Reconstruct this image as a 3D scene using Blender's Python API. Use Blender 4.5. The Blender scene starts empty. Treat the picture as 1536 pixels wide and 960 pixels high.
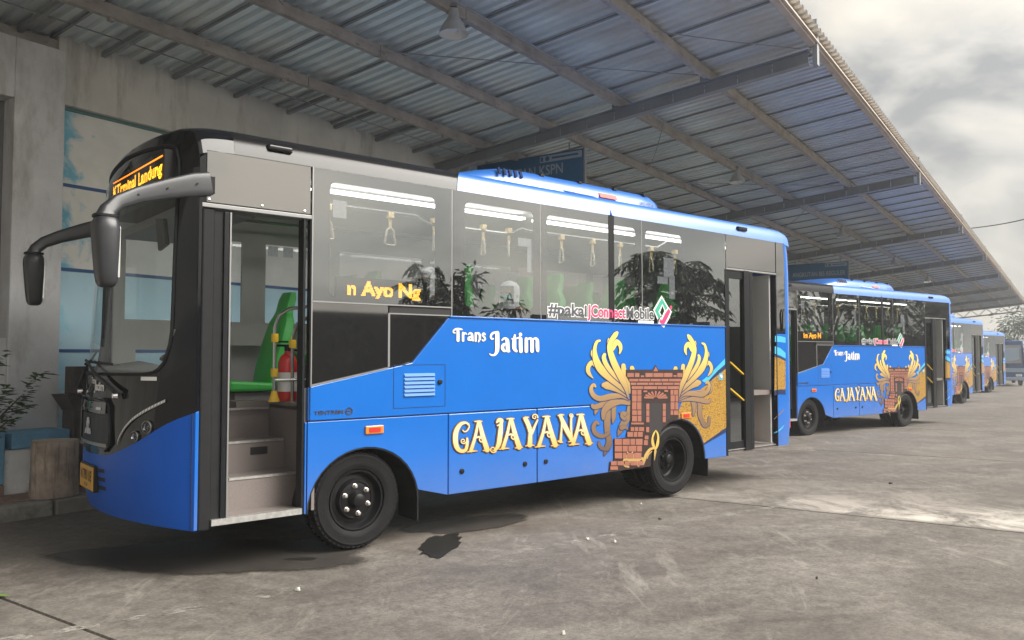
import bpy, bmesh, math, random
from mathutils import Vector, Matrix
rnd = random.Random(7)
R = math.radians
scene = bpy.context.scene
COL = scene.collection

# ------------------------------------------------------------------ camera
CAM_H = 1.57
cam_d = bpy.data.cameras.new("camera")
cam = bpy.data.objects.new("camera", cam_d)
COL.objects.link(cam)
cam_d.sensor_width = 36.0
cam_d.lens = 36.0 * 1200 / 1536
cam_d.clip_start = 0.05
cam_d.clip_end = 3000
cam.location = (0, 0, CAM_H)
cam.rotation_euler = (R(90) + math.atan(52 / 1200), 0, 0)
scene.camera = cam

# ------------------------------------------------------------------ world: hazy overcast sky
SUN_EL = R(42)
SUN_DIR = Vector((0.972 * math.cos(SUN_EL), -0.235 * math.cos(SUN_EL), math.sin(SUN_EL))).normalized()
world = bpy.data.worlds.new("World")
scene.world = world
world.use_nodes = True
wn, wl = world.node_tree.nodes, world.node_tree.links
wn.clear()
w_out = wn.new("ShaderNodeOutputWorld")
w_bg = wn.new("ShaderNodeBackground")
w_bg.inputs[1].default_value = 0.1
w_sky = wn.new("ShaderNodeTexSky")
w_sky.sky_type = 'NISHITA'
w_sky.sun_disc = False
w_sky.sun_elevation = SUN_EL
w_sky.sun_rotation = math.atan2(SUN_DIR.x, SUN_DIR.y)
w_sky.dust_density = 4.0
w_tc = wn.new("ShaderNodeTexCoord")
w_map = wn.new("ShaderNodeMapping")
w_map.inputs['Scale'].default_value = (1.0, 1.0, 2.2)
w_map.inputs['Rotation'].default_value = (0.1, 0.35, 0.4)
w_n = wn.new("ShaderNodeTexNoise")
w_n.inputs['Scale'].default_value = 3.0
w_n.inputs['Detail'].default_value = 7.0
w_n.inputs['Roughness'].default_value = 0.52
w_n.inputs['Distortion'].default_value = 0.5
w_cr = wn.new("ShaderNodeValToRGB")
e = w_cr.color_ramp.elements
e[0].position, e[0].color = 0.40, (2.3, 2.27, 2.15, 1)
e[1].position, e[1].color = 0.645, (5.7, 5.2, 4.35, 1)
m_ = e.new(0.5); m_.color = (4.0, 3.8, 3.4, 1)
w_mix = wn.new("ShaderNodeMix"); w_mix.data_type = 'RGBA'
w_mix.inputs[0].default_value = 0.88
wl.new(w_tc.outputs['Generated'], w_map.inputs[0])
wl.new(w_map.outputs[0], w_n.inputs['Vector'])
wl.new(w_n.outputs['Fac'], w_cr.inputs[0])
wl.new(w_sky.outputs[0], w_mix.inputs[6])
wl.new(w_cr.outputs[0], w_mix.inputs[7])
# thin cloud lets the hidden sun brighten the sky broadly around it
w_dot = wn.new("ShaderNodeVectorMath"); w_dot.operation = 'DOT_PRODUCT'
w_dot.inputs[1].default_value = tuple(SUN_DIR)
w_mr = wn.new("ShaderNodeMapRange")
w_mr.inputs[1].default_value, w_mr.inputs[2].default_value = -0.2, 1.0
w_mr.inputs[3].default_value, w_mr.inputs[4].default_value = 0.0, 1.0
w_pw = wn.new("ShaderNodeMath"); w_pw.operation = 'POWER'; w_pw.inputs[1].default_value = 2.0
w_ma = wn.new("ShaderNodeMath"); w_ma.operation = 'MULTIPLY_ADD'; w_ma.inputs[1].default_value = 1.15; w_ma.inputs[2].default_value = 0.88
w_sc = wn.new("ShaderNodeVectorMath"); w_sc.operation = 'SCALE'
wl.new(w_tc.outputs['Generated'], w_dot.inputs[0]); wl.new(w_dot.outputs['Value'], w_mr.inputs[0]); wl.new(w_mr.outputs[0], w_pw.inputs[0])
wl.new(w_pw.outputs[0], w_ma.inputs[0]); wl.new(w_mix.outputs[2], w_sc.inputs[0]); wl.new(w_ma.outputs[0], w_sc.inputs['Scale'])
wl.new(w_sc.outputs[0], w_bg.inputs[0])
wl.new(w_bg.outputs[0], w_out.inputs[0])

sun_d = bpy.data.lights.new("sun", 'SUN')
sun_d.energy = 4.2
sun_d.angle = R(44)
sun_d.color = (1.0, 0.965, 0.91)
sun = bpy.data.objects.new("sun", sun_d)
COL.objects.link(sun)
sun.rotation_euler = (-SUN_DIR).to_track_quat('-Z', 'Y').to_euler()

scene.view_settings.view_transform = 'Standard'
scene.view_settings.look = 'None'
scene.view_settings.gamma = 1.0
scene.view_settings.exposure = 0.85
scene.render.engine = 'CYCLES'
scene.cycles.max_bounces = 8
scene.cycles.transparent_max_bounces = 16
scene.cycles.glossy_bounces = 4
scene.cycles.diffuse_bounces = 4
scene.cycles.use_denoising = True
scene.cycles.sample_clamp_indirect = 6.0

# ------------------------------------------------------------------ materials
def new_mat(name):
    m = bpy.data.materials.new(name)
    m.use_nodes = True
    nt = m.node_tree
    b = nt.nodes["Principled BSDF"]
    return m, nt, b

def noise_node(nt, scale, detail=6, rough=0.6, coord='Object', stretch=None):
    tc = nt.nodes.new("ShaderNodeTexCoord")
    n = nt.nodes.new("ShaderNodeTexNoise")
    n.inputs['Scale'].default_value = scale
    n.inputs['Detail'].default_value = detail
    n.inputs['Roughness'].default_value = rough
    if stretch:
        mp = nt.nodes.new("ShaderNodeMapping")
        mp.inputs['Scale'].default_value = stretch
        nt.links.new(tc.outputs[coord], mp.inputs[0])
        nt.links.new(mp.outputs[0], n.inputs['Vector'])
    else:
        nt.links.new(tc.outputs[coord], n.inputs['Vector'])
    return n

def ramp_node(nt, src, stops):
    r = nt.nodes.new("ShaderNodeValToRGB")
    el = r.color_ramp.elements
    while len(el) < len(stops):
        el.new(0.5)
    for k, (p, c) in enumerate(stops):
        el[k].position = p
        el[k].color = (c[0], c[1], c[2], 1)
    nt.links.new(src, r.inputs[0])
    return r

def mix_node(nt, fac, a, b, mode='MIX'):
    m = nt.nodes.new("ShaderNodeMix"); m.data_type = 'RGBA'; m.blend_type = mode
    for sock, val in ((m.inputs[0], fac), (m.inputs[6], a), (m.inputs[7], b)):
        if hasattr(val, 'is_output'):
            nt.links.new(val, sock)
        elif isinstance(val, (int, float)):
            sock.default_value = val
        else:
            sock.default_value = (val[0], val[1], val[2], 1)
    return m.outputs[2]

def plain(name, col, rough=0.5, metal=0.0, spec=None, coat=0.0, var=0.0, vscale=6.0, bump=0.0, bscale=80.0, dirt=None, ior=None):
    m, nt, b = new_mat(name)
    b.inputs['Roughness'].default_value = rough
    b.inputs['Metallic'].default_value = metal
    if ior: b.inputs['IOR'].default_value = ior
    if spec is not None: b.inputs['Specular IOR Level'].default_value = spec
    if coat:
        b.inputs['Coat Weight'].default_value = coat
        b.inputs['Coat Roughness'].default_value = 0.06
    if var > 0:
        n = noise_node(nt, vscale)
        lo = [max(0, c * (1 - var)) for c in col]; hi = [min(1, c * (1 + var)) for c in col]
        rp = ramp_node(nt, n.outputs['Fac'], [(0.3, lo), (0.7, hi)])
        out = rp.outputs[0]
        if dirt:
            n2 = noise_node(nt, dirt[1], 9, 0.7, stretch=dirt[3] if len(dirt) > 3 else None)
            f = ramp_node(nt, n2.outputs['Fac'], [(dirt[2], (0, 0, 0)), (min(1, dirt[2] + 0.16), (0.8, 0.8, 0.8))])
            out = mix_node(nt, f.outputs[0], out, dirt[0])
        nt.links.new(out, b.inputs['Base Color'])
    else:
        b.inputs['Base Color'].default_value = (col[0], col[1], col[2], 1)
    if bump > 0:
        n3 = noise_node(nt, bscale, 4)
        bp = nt.nodes.new("ShaderNodeBump")
        bp.inputs['Strength'].default_value = bump
        bp.inputs['Distance'].default_value = 0.01
        nt.links.new(n3.outputs['Fac'], bp.inputs['Height'])
        nt.links.new(bp.outputs[0], b.inputs['Normal'])
    return m

def emit(name, col, strength):
    m, nt, b = new_mat(name)
    b.inputs['Base Color'].default_value = (col[0], col[1], col[2], 1)
    b.inputs['Emission Color'].default_value = (col[0], col[1], col[2], 1)
    b.inputs['Emission Strength'].default_value = strength
    return m

def glass(name, tint, ior, rough=0.0):
    m = bpy.data.materials.new(name)
    m.use_nodes = True
    nt = m.node_tree
    nt.nodes.clear()
    o = nt.nodes.new("ShaderNodeOutputMaterial")
    t = nt.nodes.new("ShaderNodeBsdfTransparent"); t.inputs[0].default_value = (*tint, 1)
    g = nt.nodes.new("ShaderNodeBsdfGlossy"); g.inputs['Roughness'].default_value = rough
    g.inputs['Color'].default_value = (0.92, 0.97, 1.0, 1)
    f = nt.nodes.new("ShaderNodeFresnel"); f.inputs[0].default_value = ior
    mx = nt.nodes.new("ShaderNodeMixShader")
    geo = nt.nodes.new("ShaderNodeNewGeometry")
    mult = nt.nodes.new("ShaderNodeMath"); mult.operation = 'MULTIPLY_ADD'   # from behind, IOR is inverted: keep a gentle value there
    sub = nt.nodes.new("ShaderNodeMath"); sub.operation = 'SUBTRACT'; sub.inputs[0].default_value = 1.0
    nt.links.new(geo.outputs['Backfacing'], sub.inputs[1])
    nt.links.new(f.outputs[0], mult.inputs[0]); nt.links.new(sub.outputs[0], mult.inputs[1]); mult.inputs[2].default_value = 0.0
    nt.links.new(mult.outputs[0], mx.inputs[0])
    nt.links.new(t.outputs[0], mx.inputs[1]); nt.links.new(g.outputs[0], mx.inputs[2])
    nt.links.new(mx.outputs[0], o.inputs[0])
    return m

M = {}
M['blue'] = plain('blue_paint', (0.004, 0.116, 0.46), 0.26, coat=0.5, var=0.04, vscale=2.0)
M['blue_roof'] = plain('blue_roof_gloss', (0.014, 0.14, 0.52), 0.34, ior=2.1, var=0.04, vscale=2.0)
M['roof_black'] = plain('black_roof_gloss', (0.012, 0.012, 0.013), 0.2, ior=1.38)
def wavy(mat, dust=0.0):
    nt = mat.node_tree; b = nt.nodes["Principled BSDF"]
    n = noise_node(nt, 1.3, 3, .5)
    bp = nt.nodes.new("ShaderNodeBump"); bp.inputs['Strength'].default_value = .10; bp.inputs['Distance'].default_value = .03
    nt.links.new(n.outputs['Fac'], bp.inputs['Height'])
    nt.links.new(bp.outputs[0], b.inputs['Normal']); nt.links.new(bp.outputs[0], b.inputs['Coat Normal'])
    if dust:                                             # road film thrown up on the lower skirt
        tc = nt.nodes.new("ShaderNodeTexCoord"); sp = nt.nodes.new("ShaderNodeSeparateXYZ"); nt.links.new(tc.outputs['Object'], sp.inputs[0])
        mr = nt.nodes.new("ShaderNodeMapRange"); mr.inputs[1].default_value, mr.inputs[2].default_value = .75, .33
        nt.links.new(sp.outputs[2], mr.inputs[0])
        n2 = noise_node(nt, 5, 8, .75)
        mu = nt.nodes.new("ShaderNodeMath"); mu.operation = 'MULTIPLY'; nt.links.new(mr.outputs[0], mu.inputs[0]); nt.links.new(n2.outputs['Fac'], mu.inputs[1])
        m2 = nt.nodes.new("ShaderNodeMath"); m2.operation = 'MULTIPLY'; m2.inputs[1].default_value = dust; nt.links.new(mu.outputs[0], m2.inputs[0])
        src = b.inputs['Base Color'].links[0].from_socket
        nt.links.new(mix_node(nt, m2.outputs[0], src, (.20, .17, .14)), b.inputs['Base Color'])
wavy(M['blue'], .38)
M['bumper_blue'] = plain('blue_bumper_paint', (0.006, 0.088, 0.46), 0.35, spec=0.2, var=0.04, vscale=2.0)
M['louvre_blue'] = plain('blue_louvre_paint', (0.03, 0.16, 0.50), 0.45, spec=0.3)
M['lamp_ring'] = plain('lamp_reflector', (0.30, 0.31, 0.32), 0.22, metal=1.0)
M['badge'] = plain('bright_badge', (0.62, 0.62, 0.64), 0.3, metal=0.3)
M['blue_dark'] = plain('navy_print', (0.006, 0.02, 0.075), 0.4)
M['cyan'] = plain('cyan_print', (0.06, 0.38, 0.58), 0.35)
M['black'] = plain('black_gloss', (0.006, 0.007, 0.009), 0.05, ior=1.40)
M['panel_black'] = plain('black_glass_panel', (0.010, 0.010, 0.011), 0.04, ior=2.7)
M['satin'] = plain('satin_black', (0.010, 0.011, 0.013), 0.38, spec=0.22, var=0.2, vscale=8)
M['mirror_shell'] = plain('mirror_shell_plastic', (0.03, 0.032, 0.036), 0.33, var=0.1, vscale=9)
M['rubber'] = plain('black_rubber', (0.012, 0.0125, 0.014), 0.6, spec=0.22, var=0.2, vscale=12)
M['tyre'] = plain('tyre_rubber', (0.006, 0.006, 0.0065), 0.6, spec=0.22, var=0.3, vscale=14, bump=0.25, bscale=60)
M['rim'] = plain('black_steel_rim', (0.008, 0.008, 0.009), 0.4, spec=0.22, var=0.3, vscale=20)
M['chassis'] = plain('chassis_black', (0.012, 0.012, 0.012), 0.8)
M['chrome'] = plain('chrome', (0.75, 0.75, 0.76), 0.15, metal=1.0)
M['steel'] = plain('stainless', (0.55, 0.55, 0.55), 0.25, metal=1.0)
M['alu'] = plain('ribbed_aluminium', (0.6, 0.6, 0.58), 0.35, metal=0.8, var=0.2, vscale=30)
M['nut'] = plain('nut_steel', (0.6, 0.56, 0.52), 0.3, metal=0.8)
M['glass'] = glass('tinted_glass', (0.42, 0.425, 0.43), 2.7)
M['glass_front'] = glass('windscreen_glass', (0.93, 0.97, 0.97), 1.55)
M['lens'] = glass('lamp_lens', (0.9, 0.9, 0.92), 1.5)
M['frit'] = plain('black_frit', (0.01, 0.01, 0.01), 0.7)
M['trim'] = plain('grey_trim', (0.25, 0.25, 0.25), 0.4, metal=0.5)
M['vinyl'] = plain('speckled_vinyl', (0.17, 0.145, 0.135), 0.5, var=0.18, vscale=160)
M['inner'] = plain('interior_grey', (0.45, 0.45, 0.44), 0.6, var=0.06, vscale=3)
M['inner_dark'] = plain('interior_dark', (0.17, 0.17, 0.175), 0.6)
M['ceiling'] = plain('bus_ceiling', (0.5, 0.5, 0.49), 0.6)
M['seat'] = plain('green_seat', (0.04, 0.40, 0.06), 0.5, var=0.1, vscale=9)
M['yellow'] = plain('yellow_plastic', (0.80, 0.50, 0.03), 0.4)
M['strap'] = plain('pale_yellow_strap', (0.72, 0.55, 0.25), 0.5)
M['handle'] = plain('cream_handle', (0.80, 0.72, 0.55), 0.35)
M['strip'] = emit('ceiling_strip_light', (1.0, 0.98, 0.95), 6.0)
M['led'] = emit('amber_led', (1.0, 0.42, 0.02), 3.6)
M['led_edge'] = emit('amber_led_edge', (1.0, 0.22, 0.01), 1.6)
M['white'] = plain('white_print', (0.70, 0.70, 0.70), 0.4)
M['paper'] = plain('notice_paper', (0.62, 0.66, 0.70), 0.7, var=0.15, vscale=40)
M['grey_text'] = plain('grey_print', (0.06, 0.065, 0.08), 0.5)
M['red_text'] = plain('raspberry_print', (0.55, 0.03, 0.13), 0.5)
M['green_text'] = plain('green_print', (0.03, 0.33, 0.22), 0.5)
M['amber'] = plain('amber_lens', (0.6, 0.19, 0.03), 0.25, coat=0.5)
M['redlens'] = plain('red_lens', (0.5, 0.03, 0.02), 0.25, coat=0.5)
M['plate'] = plain('yellow_plate', (0.62, 0.33, 0.025), 0.4, var=0.08, vscale=30)
M['plate_ink'] = plain('plate_ink', (0.03, 0.02, 0.01), 0.6)
M['brick_print'] = plain('terracotta_print', (0.28, 0.105, 0.066), 0.5, var=0.12, vscale=7)
M['tower_dark'] = plain('dark_brown_print', (0.020, 0.007, 0.006), 0.5)
M['door_dark'] = plain('charcoal_print', (0.022, 0.018, 0.020), 0.5)
M['letter_edge'] = plain('letter_brown_edge', (0.25, 0.10, 0.012), 0.45)
M['ext_red'] = plain('extinguisher_red', (0.55, 0.02, 0.02), 0.3, coat=0.3)
M['red_sticker'] = plain('red_sticker', (0.75, 0.12, 0.10), 0.5)
M['fabric_white'] = plain('white_headscarf', (0.75, 0.77, 0.80), 0.8)
M['fabric_grey'] = plain('grey_clothes', (0.10, 0.11, 0.14), 0.85, var=0.2)
M['mask'] = plain('teal_face_mask', (0.08, 0.42, 0.38), 0.7)
M['skin'] = plain('skin', (0.36, 0.19, 0.12), 0.5)
M['carton'] = plain('brown_carton', (0.36, 0.17, 0.085), 0.75, var=0.2, vscale=8)

def gradient_mat(name, axis, p0, p1, c0, c1, rough=0.4, extra=None):
    """Printed colour blend along an axis of the bus (part of the artwork itself)."""
    m, nt, b = new_mat(name)
    tc = nt.nodes.new("ShaderNodeTexCoord")
    sp = nt.nodes.new("ShaderNodeSeparateXYZ")
    nt.links.new(tc.outputs['Object'], sp.inputs[0])
    mr = nt.nodes.new("ShaderNodeMapRange")
    mr.inputs[1].default_value, mr.inputs[2].default_value = p0, p1
    nt.links.new(sp.outputs[axis], mr.inputs[0])
    stops = [(0.0, c0), (1.0, c1)] if extra is None else [(0.0, c0), (extra[0], extra[1]), (1.0, c1)]
    rp = ramp_node(nt, mr.outputs[0], stops)
    nt.links.new(rp.outputs[0], b.inputs['Base Color'])
    b.inputs['Roughness'].default_value = rough
    return m
M['gold_leaf'] = gradient_mat('gold_to_brown_print', 'Z', 0.55, 1.66, (0.10, 0.06, 0.045), (0.80, 0.58, 0.14), extra=(0.52, (0.27, 0.165, 0.08)))
M['letter_fill'] = gradient_mat('cream_gold_print', 'Z', 0.70, 1.0, (0.62, 0.40, 0.11), (0.66, 0.53, 0.27), extra=(0.5, (0.66, 0.57, 0.35)))
M['flame'] = gradient_mat('yellow_flame_print', 'Z', 0.40, 0.85, (0.36, 0.23, 0.09), (0.66, 0.48, 0.07))

m, nt, b = new_mat('gold_batik_print')
tc = nt.nodes.new("ShaderNodeTexCoord")
v = nt.nodes.new("ShaderNodeTexVoronoi"); v.inputs['Scale'].default_value = 26; v.feature = 'DISTANCE_TO_EDGE'
w = nt.nodes.new("ShaderNodeTexNoise"); w.inputs['Scale'].default_value = 14; w.inputs['Detail'].default_value = 2
nt.links.new(tc.outputs['Object'], w.inputs['Vector'])
va = nt.nodes.new("ShaderNodeVectorMath"); va.operation = 'MULTIPLY_ADD'
va.inputs[1].default_value = (0.18, 0.18, 0.18)
nt.links.new(w.outputs['Color'], va.inputs[0]); nt.links.new(tc.outputs['Object'], va.inputs[2])
nt.links.new(va.outputs[0], v.inputs['Vector'])
rp = ramp_node(nt, v.outputs['Distance'], [(0.05, (0.17, 0.08, 0.012)), (0.12, (0.42, 0.25, 0.035)), (0.3, (0.33, 0.185, 0.025))])
nt.links.new(rp.outputs[0], b.inputs['Base Color']); b.inputs['Roughness'].default_value = 0.42
M['batik'] = m

# ------------------------------------------------------------------ mesh builder
class MB:
    def __init__(self):
        self.v = []; self.f = []; self.mi = []; self.cur = 0
    def add(self, pts):
        n = len(self.v); self.v += [tuple(p) for p in pts]; return n
    def face(self, idx):
        self.f.append(tuple(idx)); self.mi.append(self.cur)
    def poly(self, pts):
        n = self.add(pts); self.face(range(n, n + len(pts)))
    def box(self, x0, x1, y0, y1, z0, z1):
        n = self.add([(x0, y0, z0), (x1, y0, z0), (x1, y1, z0), (x0, y1, z0), (x0, y0, z1), (x1, y0, z1), (x1, y1, z1), (x0, y1, z1)])
        for q in ((0, 3, 2, 1), (4, 5, 6, 7), (0, 1, 5, 4), (1, 2, 6, 5), (2, 3, 7, 6), (3, 0, 4, 7)):
            self.face([n + k for k in q])
    def prism(self, a, b):
        """two matching outlines joined into a closed solid"""
        n = len(a); i = self.add(a); j = self.add(b)
        self.face([i + k for k in range(n)][::-1]); self.face([j + k for k in range(n)])
        for k in range(n):
            k2 = (k + 1) % n
            self.face((i + k, i + k2, j + k2, j + k))
    def plate(self, xz, y0, y1):
        """outline in the x-z plane given thickness y0..y1 (y0 is the outer face)"""
        self.prism([(x, y0, z) for x, z in xz], [(x, y1, z) for x, z in xz])
    def sheet(self, xz, y):
        self.poly([(x, y, z) for x, z in xz])
    def grid(self, rows, closed=False):
        n = len(rows[0]); i = self.add([p for r in rows for p in r])
        for a in range(len(rows) - 1):
            for c in range(n if closed else n - 1):
                c2 = (c + 1) % n
                self.face((i + a * n + c, i + a * n + c2, i + (a + 1) * n + c2, i + (a + 1) * n + c))
    def tube(self, pts, r, seg=8, cap=True):
        pts = [Vector(p) for p in pts]
        rs = r if isinstance(r, (list, tuple)) else [r] * len(pts)
        rows = []
        up = None
        for k, p in enumerate(pts):
            t = (pts[min(k + 1, len(pts) - 1)] - pts[max(k - 1, 0)]).normalized()
            if up is None:
                up = Vector((0, 0, 1)) if abs(t.z) < 0.9 else Vector((1, 0, 0))
            s = t.cross(up).normalized(); u = s.cross(t).normalized(); up = u
            rows.append([p + (s * math.cos(2 * math.pi * q / seg) + u * math.sin(2 * math.pi * q / seg)) * rs[k] for q in range(seg)])
        i = len(self.v)
        self.grid(rows, True)
        if cap:
            self.face([i + q for q in range(seg)]); self.face([i + (len(pts) - 1) * seg + q for q in range(seg)][::-1])
    def lathe(self, prof, seg=32, origin=(0, 0, 0), axis='y'):
        """prof: (radius, along-axis) pairs"""
        rows = []
        for r, a in prof:
            row = []
            for q in range(seg):
                c, s = r * math.cos(2 * math.pi * q / seg), r * math.sin(2 * math.pi * q / seg)
                if axis == 'y': row.append((origin[0] + c, origin[1] + a, origin[2] + s))
                elif axis == 'z': row.append((origin[0] + c, origin[1] + s, origin[2] + a))
                else: row.append((origin[0] + a, origin[1] + c, origin[2] + s))
            rows.append(row)
        self.grid(rows, True)
    def sweep(self, path, secs):
        """path points with half-sizes (a across, b up): rounded-rectangle section"""
        rows = []
        for k, (p, (a, b)) in enumerate(zip(path, secs)):
            p = Vector(p)
            t = (Vector(path[min(k + 1, len(path) - 1)]) - Vector(path[max(k - 1, 0)])).normalized()
            up = Vector((0, 0, 1))
            s = t.cross(up)
            if s.length < 0.3: s = Vector((0, 1, 0)) if abs(t.z) > 0.9 else s
            s.normalize(); u = s.cross(t).normalized()
            row = []
            for q in range(16):
                an = 2 * math.pi * (q + 0.5) / 16
                cx, sx = math.cos(an), math.sin(an)
                row.append(p + s * a * math.copysign(abs(cx) ** 0.5, cx) + u * b * math.copysign(abs(sx) ** 0.5, sx))
            rows.append(row)
        i = len(self.v)
        self.grid(rows, True)
        self.face([i + q for q in range(16)]); self.face([i + (len(path) - 1) * 16 + q for q in range(16)][::-1])
    def build(self, name, mats, parent=None, smooth=False, bevel=0.0, fix=True):
        me = bpy.data.meshes.new(name)
        me.from_pydata([tuple(p) for p in self.v], [], self.f)
        for mt in (mats if isinstance(mats, (list, tuple)) else [mats]):
            me.materials.append(M[mt] if isinstance(mt, str) else mt)
        if len(me.materials) > 1:
            me.polygons.foreach_set('material_index', self.mi)
        if fix:
            bm = bmesh.new(); bm.from_mesh(me)
            bmesh.ops.recalc_face_normals(bm, faces=bm.faces)
            bm.to_mesh(me); bm.free()
        if smooth:
            me.polygons.foreach_set('use_smooth', [True] * len(me.polygons))
            try: me.set_sharp_from_angle(angle=R(38))
            except Exception: pass
        me.update()
        o = bpy.data.objects.new(name, me)
        COL.objects.link(o)
        if parent is not None: o.parent = parent
        if bevel > 0:
            md = o.modifiers.new("bevel", 'BEVEL'); md.width = bevel; md.segments = 2; md.limit_method = 'ANGLE'
        return o

def tag(o, label=None, cat=None, group=None, kind=None):
    if label: o['label'] = label
    if cat: o['category'] = cat
    if group: o['group'] = group
    if kind: o['kind'] = kind
    return o

def empty(name, loc=(0, 0, 0), rz=0.0, label=None, cat=None, group=None):
    o = bpy.data.objects.new(name, None)
    o.empty_display_size = 0.3
    COL.objects.link(o)
    o.location = loc; o.rotation_euler = (0, 0, rz)
    return tag(o, label, cat, group)

def copy_tree(o, parent=None, swap=None):
    c = o.copy(); COL.objects.link(c)
    if swap and o in swap: c.data = swap[o]
    c.parent = parent
    for ch in o.children: copy_tree(ch, c, swap)
    return c

def lerp_table(tab, x):
    if x <= tab[0][0]: return tab[0][1]
    for (a, va), (b_, vb) in zip(tab, tab[1:]):
        if x <= b_: return va + (vb - va) * (x - a) / (b_ - a)
    return tab[-1][1]

def catmull(pts, sub=5):
    out = []
    n = len(pts)
    for i in range(n - 1):
        p0, p1, p2, p3 = pts[max(i - 1, 0)], pts[i], pts[i + 1], pts[min(i + 2, n - 1)]
        for k in range(sub):
            t = k / sub
            out.append(tuple(0.5 * (2 * b_ + (c - a) * t + (2 * a - 5 * b_ + 4 * c - d) * t * t + (3 * b_ - a - 3 * c + d) * t ** 3)
                             for a, b_, c, d in zip(p0, p1, p2, p3)))
    out.append(tuple(pts[-1]))
    return out

def text_mesh(body, bold=0.0, size=1.0):
    cu = bpy.data.curves.new("lettering", 'FONT')
    cu.body = body; cu.size = size; cu.offset = bold; cu.resolution_u = 3; cu.fill_mode = 'FRONT'
    ob = bpy.data.objects.new("lettering", cu)
    me = bpy.data.meshes.new_from_object(ob)
    bpy.data.objects.remove(ob); bpy.data.curves.remove(cu)
    vs = [tuple(v_.co[:2]) for v_ in me.vertices]; fs = [tuple(p.vertices) for p in me.polygons]
    bpy.data.meshes.remove(me)
    return vs, fs

def text_bounds(vs):
    return min(v_[0] for v_ in vs), max(v_[0] for v_ in vs), min(v_[1] for v_ in vs), max(v_[1] for v_ in vs)

def put_text(mb, body, mapf, box=None, bold=0.0, ref=None):
    """adds flat lettering; box=(a0,a1,b0,b1) target extents, mapf(a,b)->3D point; ref: bounds to scale by"""
    vs, fs = text_mesh(body, bold)
    x0, x1, y0, y1 = ref or text_bounds(vs)
    a0, a1, b0, b1 = box
    n = mb.add([mapf(a0 + (x - x0) / (x1 - x0) * (a1 - a0), b0 + (y - y0) / (y1 - y0) * (b1 - b0)) for x, y in vs])
    for f in fs: mb.face([n + k for k in f])

def dot_text(mb, body, mapf, box, rows=14, bold=0.03, dot=0.82):
    """LED dot matrix: samples the lettering on a grid of dots"""
    vs, fs = text_mesh(body, bold)
    x0, x1, y0, y1 = text_bounds(vs)
    a0, a1, b0, b1 = box
    st = (y1 - y0) / rows
    cols = int((x1 - x0) / st)
    tris = []
    for f in fs:
        for k in range(1, len(f) - 1): tris.append((vs[f[0]], vs[f[k]], vs[f[k + 1]]))
    def inside(px, py):
        for a, b_, c in tris:
            d1 = (px - b_[0]) * (a[1] - b_[1]) - (a[0] - b_[0]) * (py - b_[1])
            d2 = (px - c[0]) * (b_[1] - c[1]) - (b_[0] - c[0]) * (py - c[1])
            d3 = (px - a[0]) * (c[1] - a[1]) - (c[0] - a[0]) * (py - a[1])
            if not ((d1 < 0 or d2 < 0 or d3 < 0) and (d1 > 0 or d2 > 0 or d3 > 0)): return True
        return False
    sx, sy = (a1 - a0) / (cols + 1), (b1 - b0) / rows
    for i in range(cols + 1):
        for j in range(rows):
            if inside(x0 + (i + 0.5) * st, y0 + (j + 0.5) * st):
                a, b_ = a0 + i * sx, b0 + j * sy
                mb.poly([mapf(a + sx * (1 - dot), b_ + sy * (1 - dot)), mapf(a + sx * dot, b_ + sy * (1 - dot)), mapf(a + sx * dot, b_ + sy * dot), mapf(a + sx * (1 - dot), b_ + sy * dot)])
# ------------------------------------------------------------------ the bus
W = 2.3
BUS_O = (-2.2118, 5.6110, 0.0)
BUS_A = R(40.0)

# measuring: photograph pixel -> point on the bus's flat flank (metres along, metres up)
_ph = math.atan(52 / 1200)
_bd = (math.cos(BUS_A), math.sin(BUS_A)); _bn = (-math.sin(BUS_A), math.cos(BUS_A))
def flank(u, v):
    cx, cz = (u - 768) / 1200, -(v - 480) / 1200
    ry = math.cos(_ph) - cz * math.sin(_ph); rz = math.sin(_ph) + cz * math.cos(_ph)
    t = (BUS_O[0] * _bn[0] + BUS_O[1] * _bn[1]) / (cx * _bn[0] + ry * _bn[1])
    return ((cx * t - BUS_O[0]) * _bd[0] + (ry * t - BUS_O[1]) * _bd[1], CAM_H + rz * t)

ROOF = [(0.0, 3.03), (0.010, 3.09), (0.024, 3.14), (0.044, 3.18), (0.075, 3.207), (0.13, 3.228), (0.3, 3.258), (0.6, 3.285), (1.15, 3.30)]
def zr(y):
    return lerp_table(ROOF, min(y, W - y))
BT = [(0.3, .33), (.45, .385), (.7, .415), (1.1, .41), (1.45, .39), (2.2, .35), (2.7, .305), (2.95, .265), (3.1, .21), (3.25, .14)]
def S_(y):
    return 1 - abs(1 - y / (W / 2)) ** 2.25
def F(y, z):
    return -lerp_table(BT, z) * S_(y)
def FP(y, z, off=0.0):
    e = 0.01
    dx_dy = (F(min(y + e, W), z) - F(max(y - e, 0), z)) / (min(y + e, W) - max(y - e, 0))
    n = Vector((-1, dx_dy, 0)).normalized()
    return Vector((F(y, z), y, z)) + n * off

ZBLUE = [(0, 1.165), (.1, 1.125), (.2, 1.075), (.4, .955), (.56, .885), (.75, .825), (1.15, .815)]
def zblue(y): return lerp_table(ZBLUE, min(y, W - y))
ZGB = [(.17, 1.75), (.185, 1.62), (.21, 1.53), (.25, 1.475), (.31, 1.44), (.40, 1.43), (1.15, 1.42)]
def zgb(y): return lerp_table(ZGB, min(y, W - y))
ZGT = [(.17, 2.90), (.185, 2.98), (.22, 3.05), (.28, 3.085), (.4, 3.105), (1.15, 3.15)]
def zgt(y): return lerp_table(ZGT, min(y, W - y))
def zbot(y): return 0.345 + 0.03 * S_(y)
def zk(y): return min(zr(y) - 0.05, 3.2)

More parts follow.
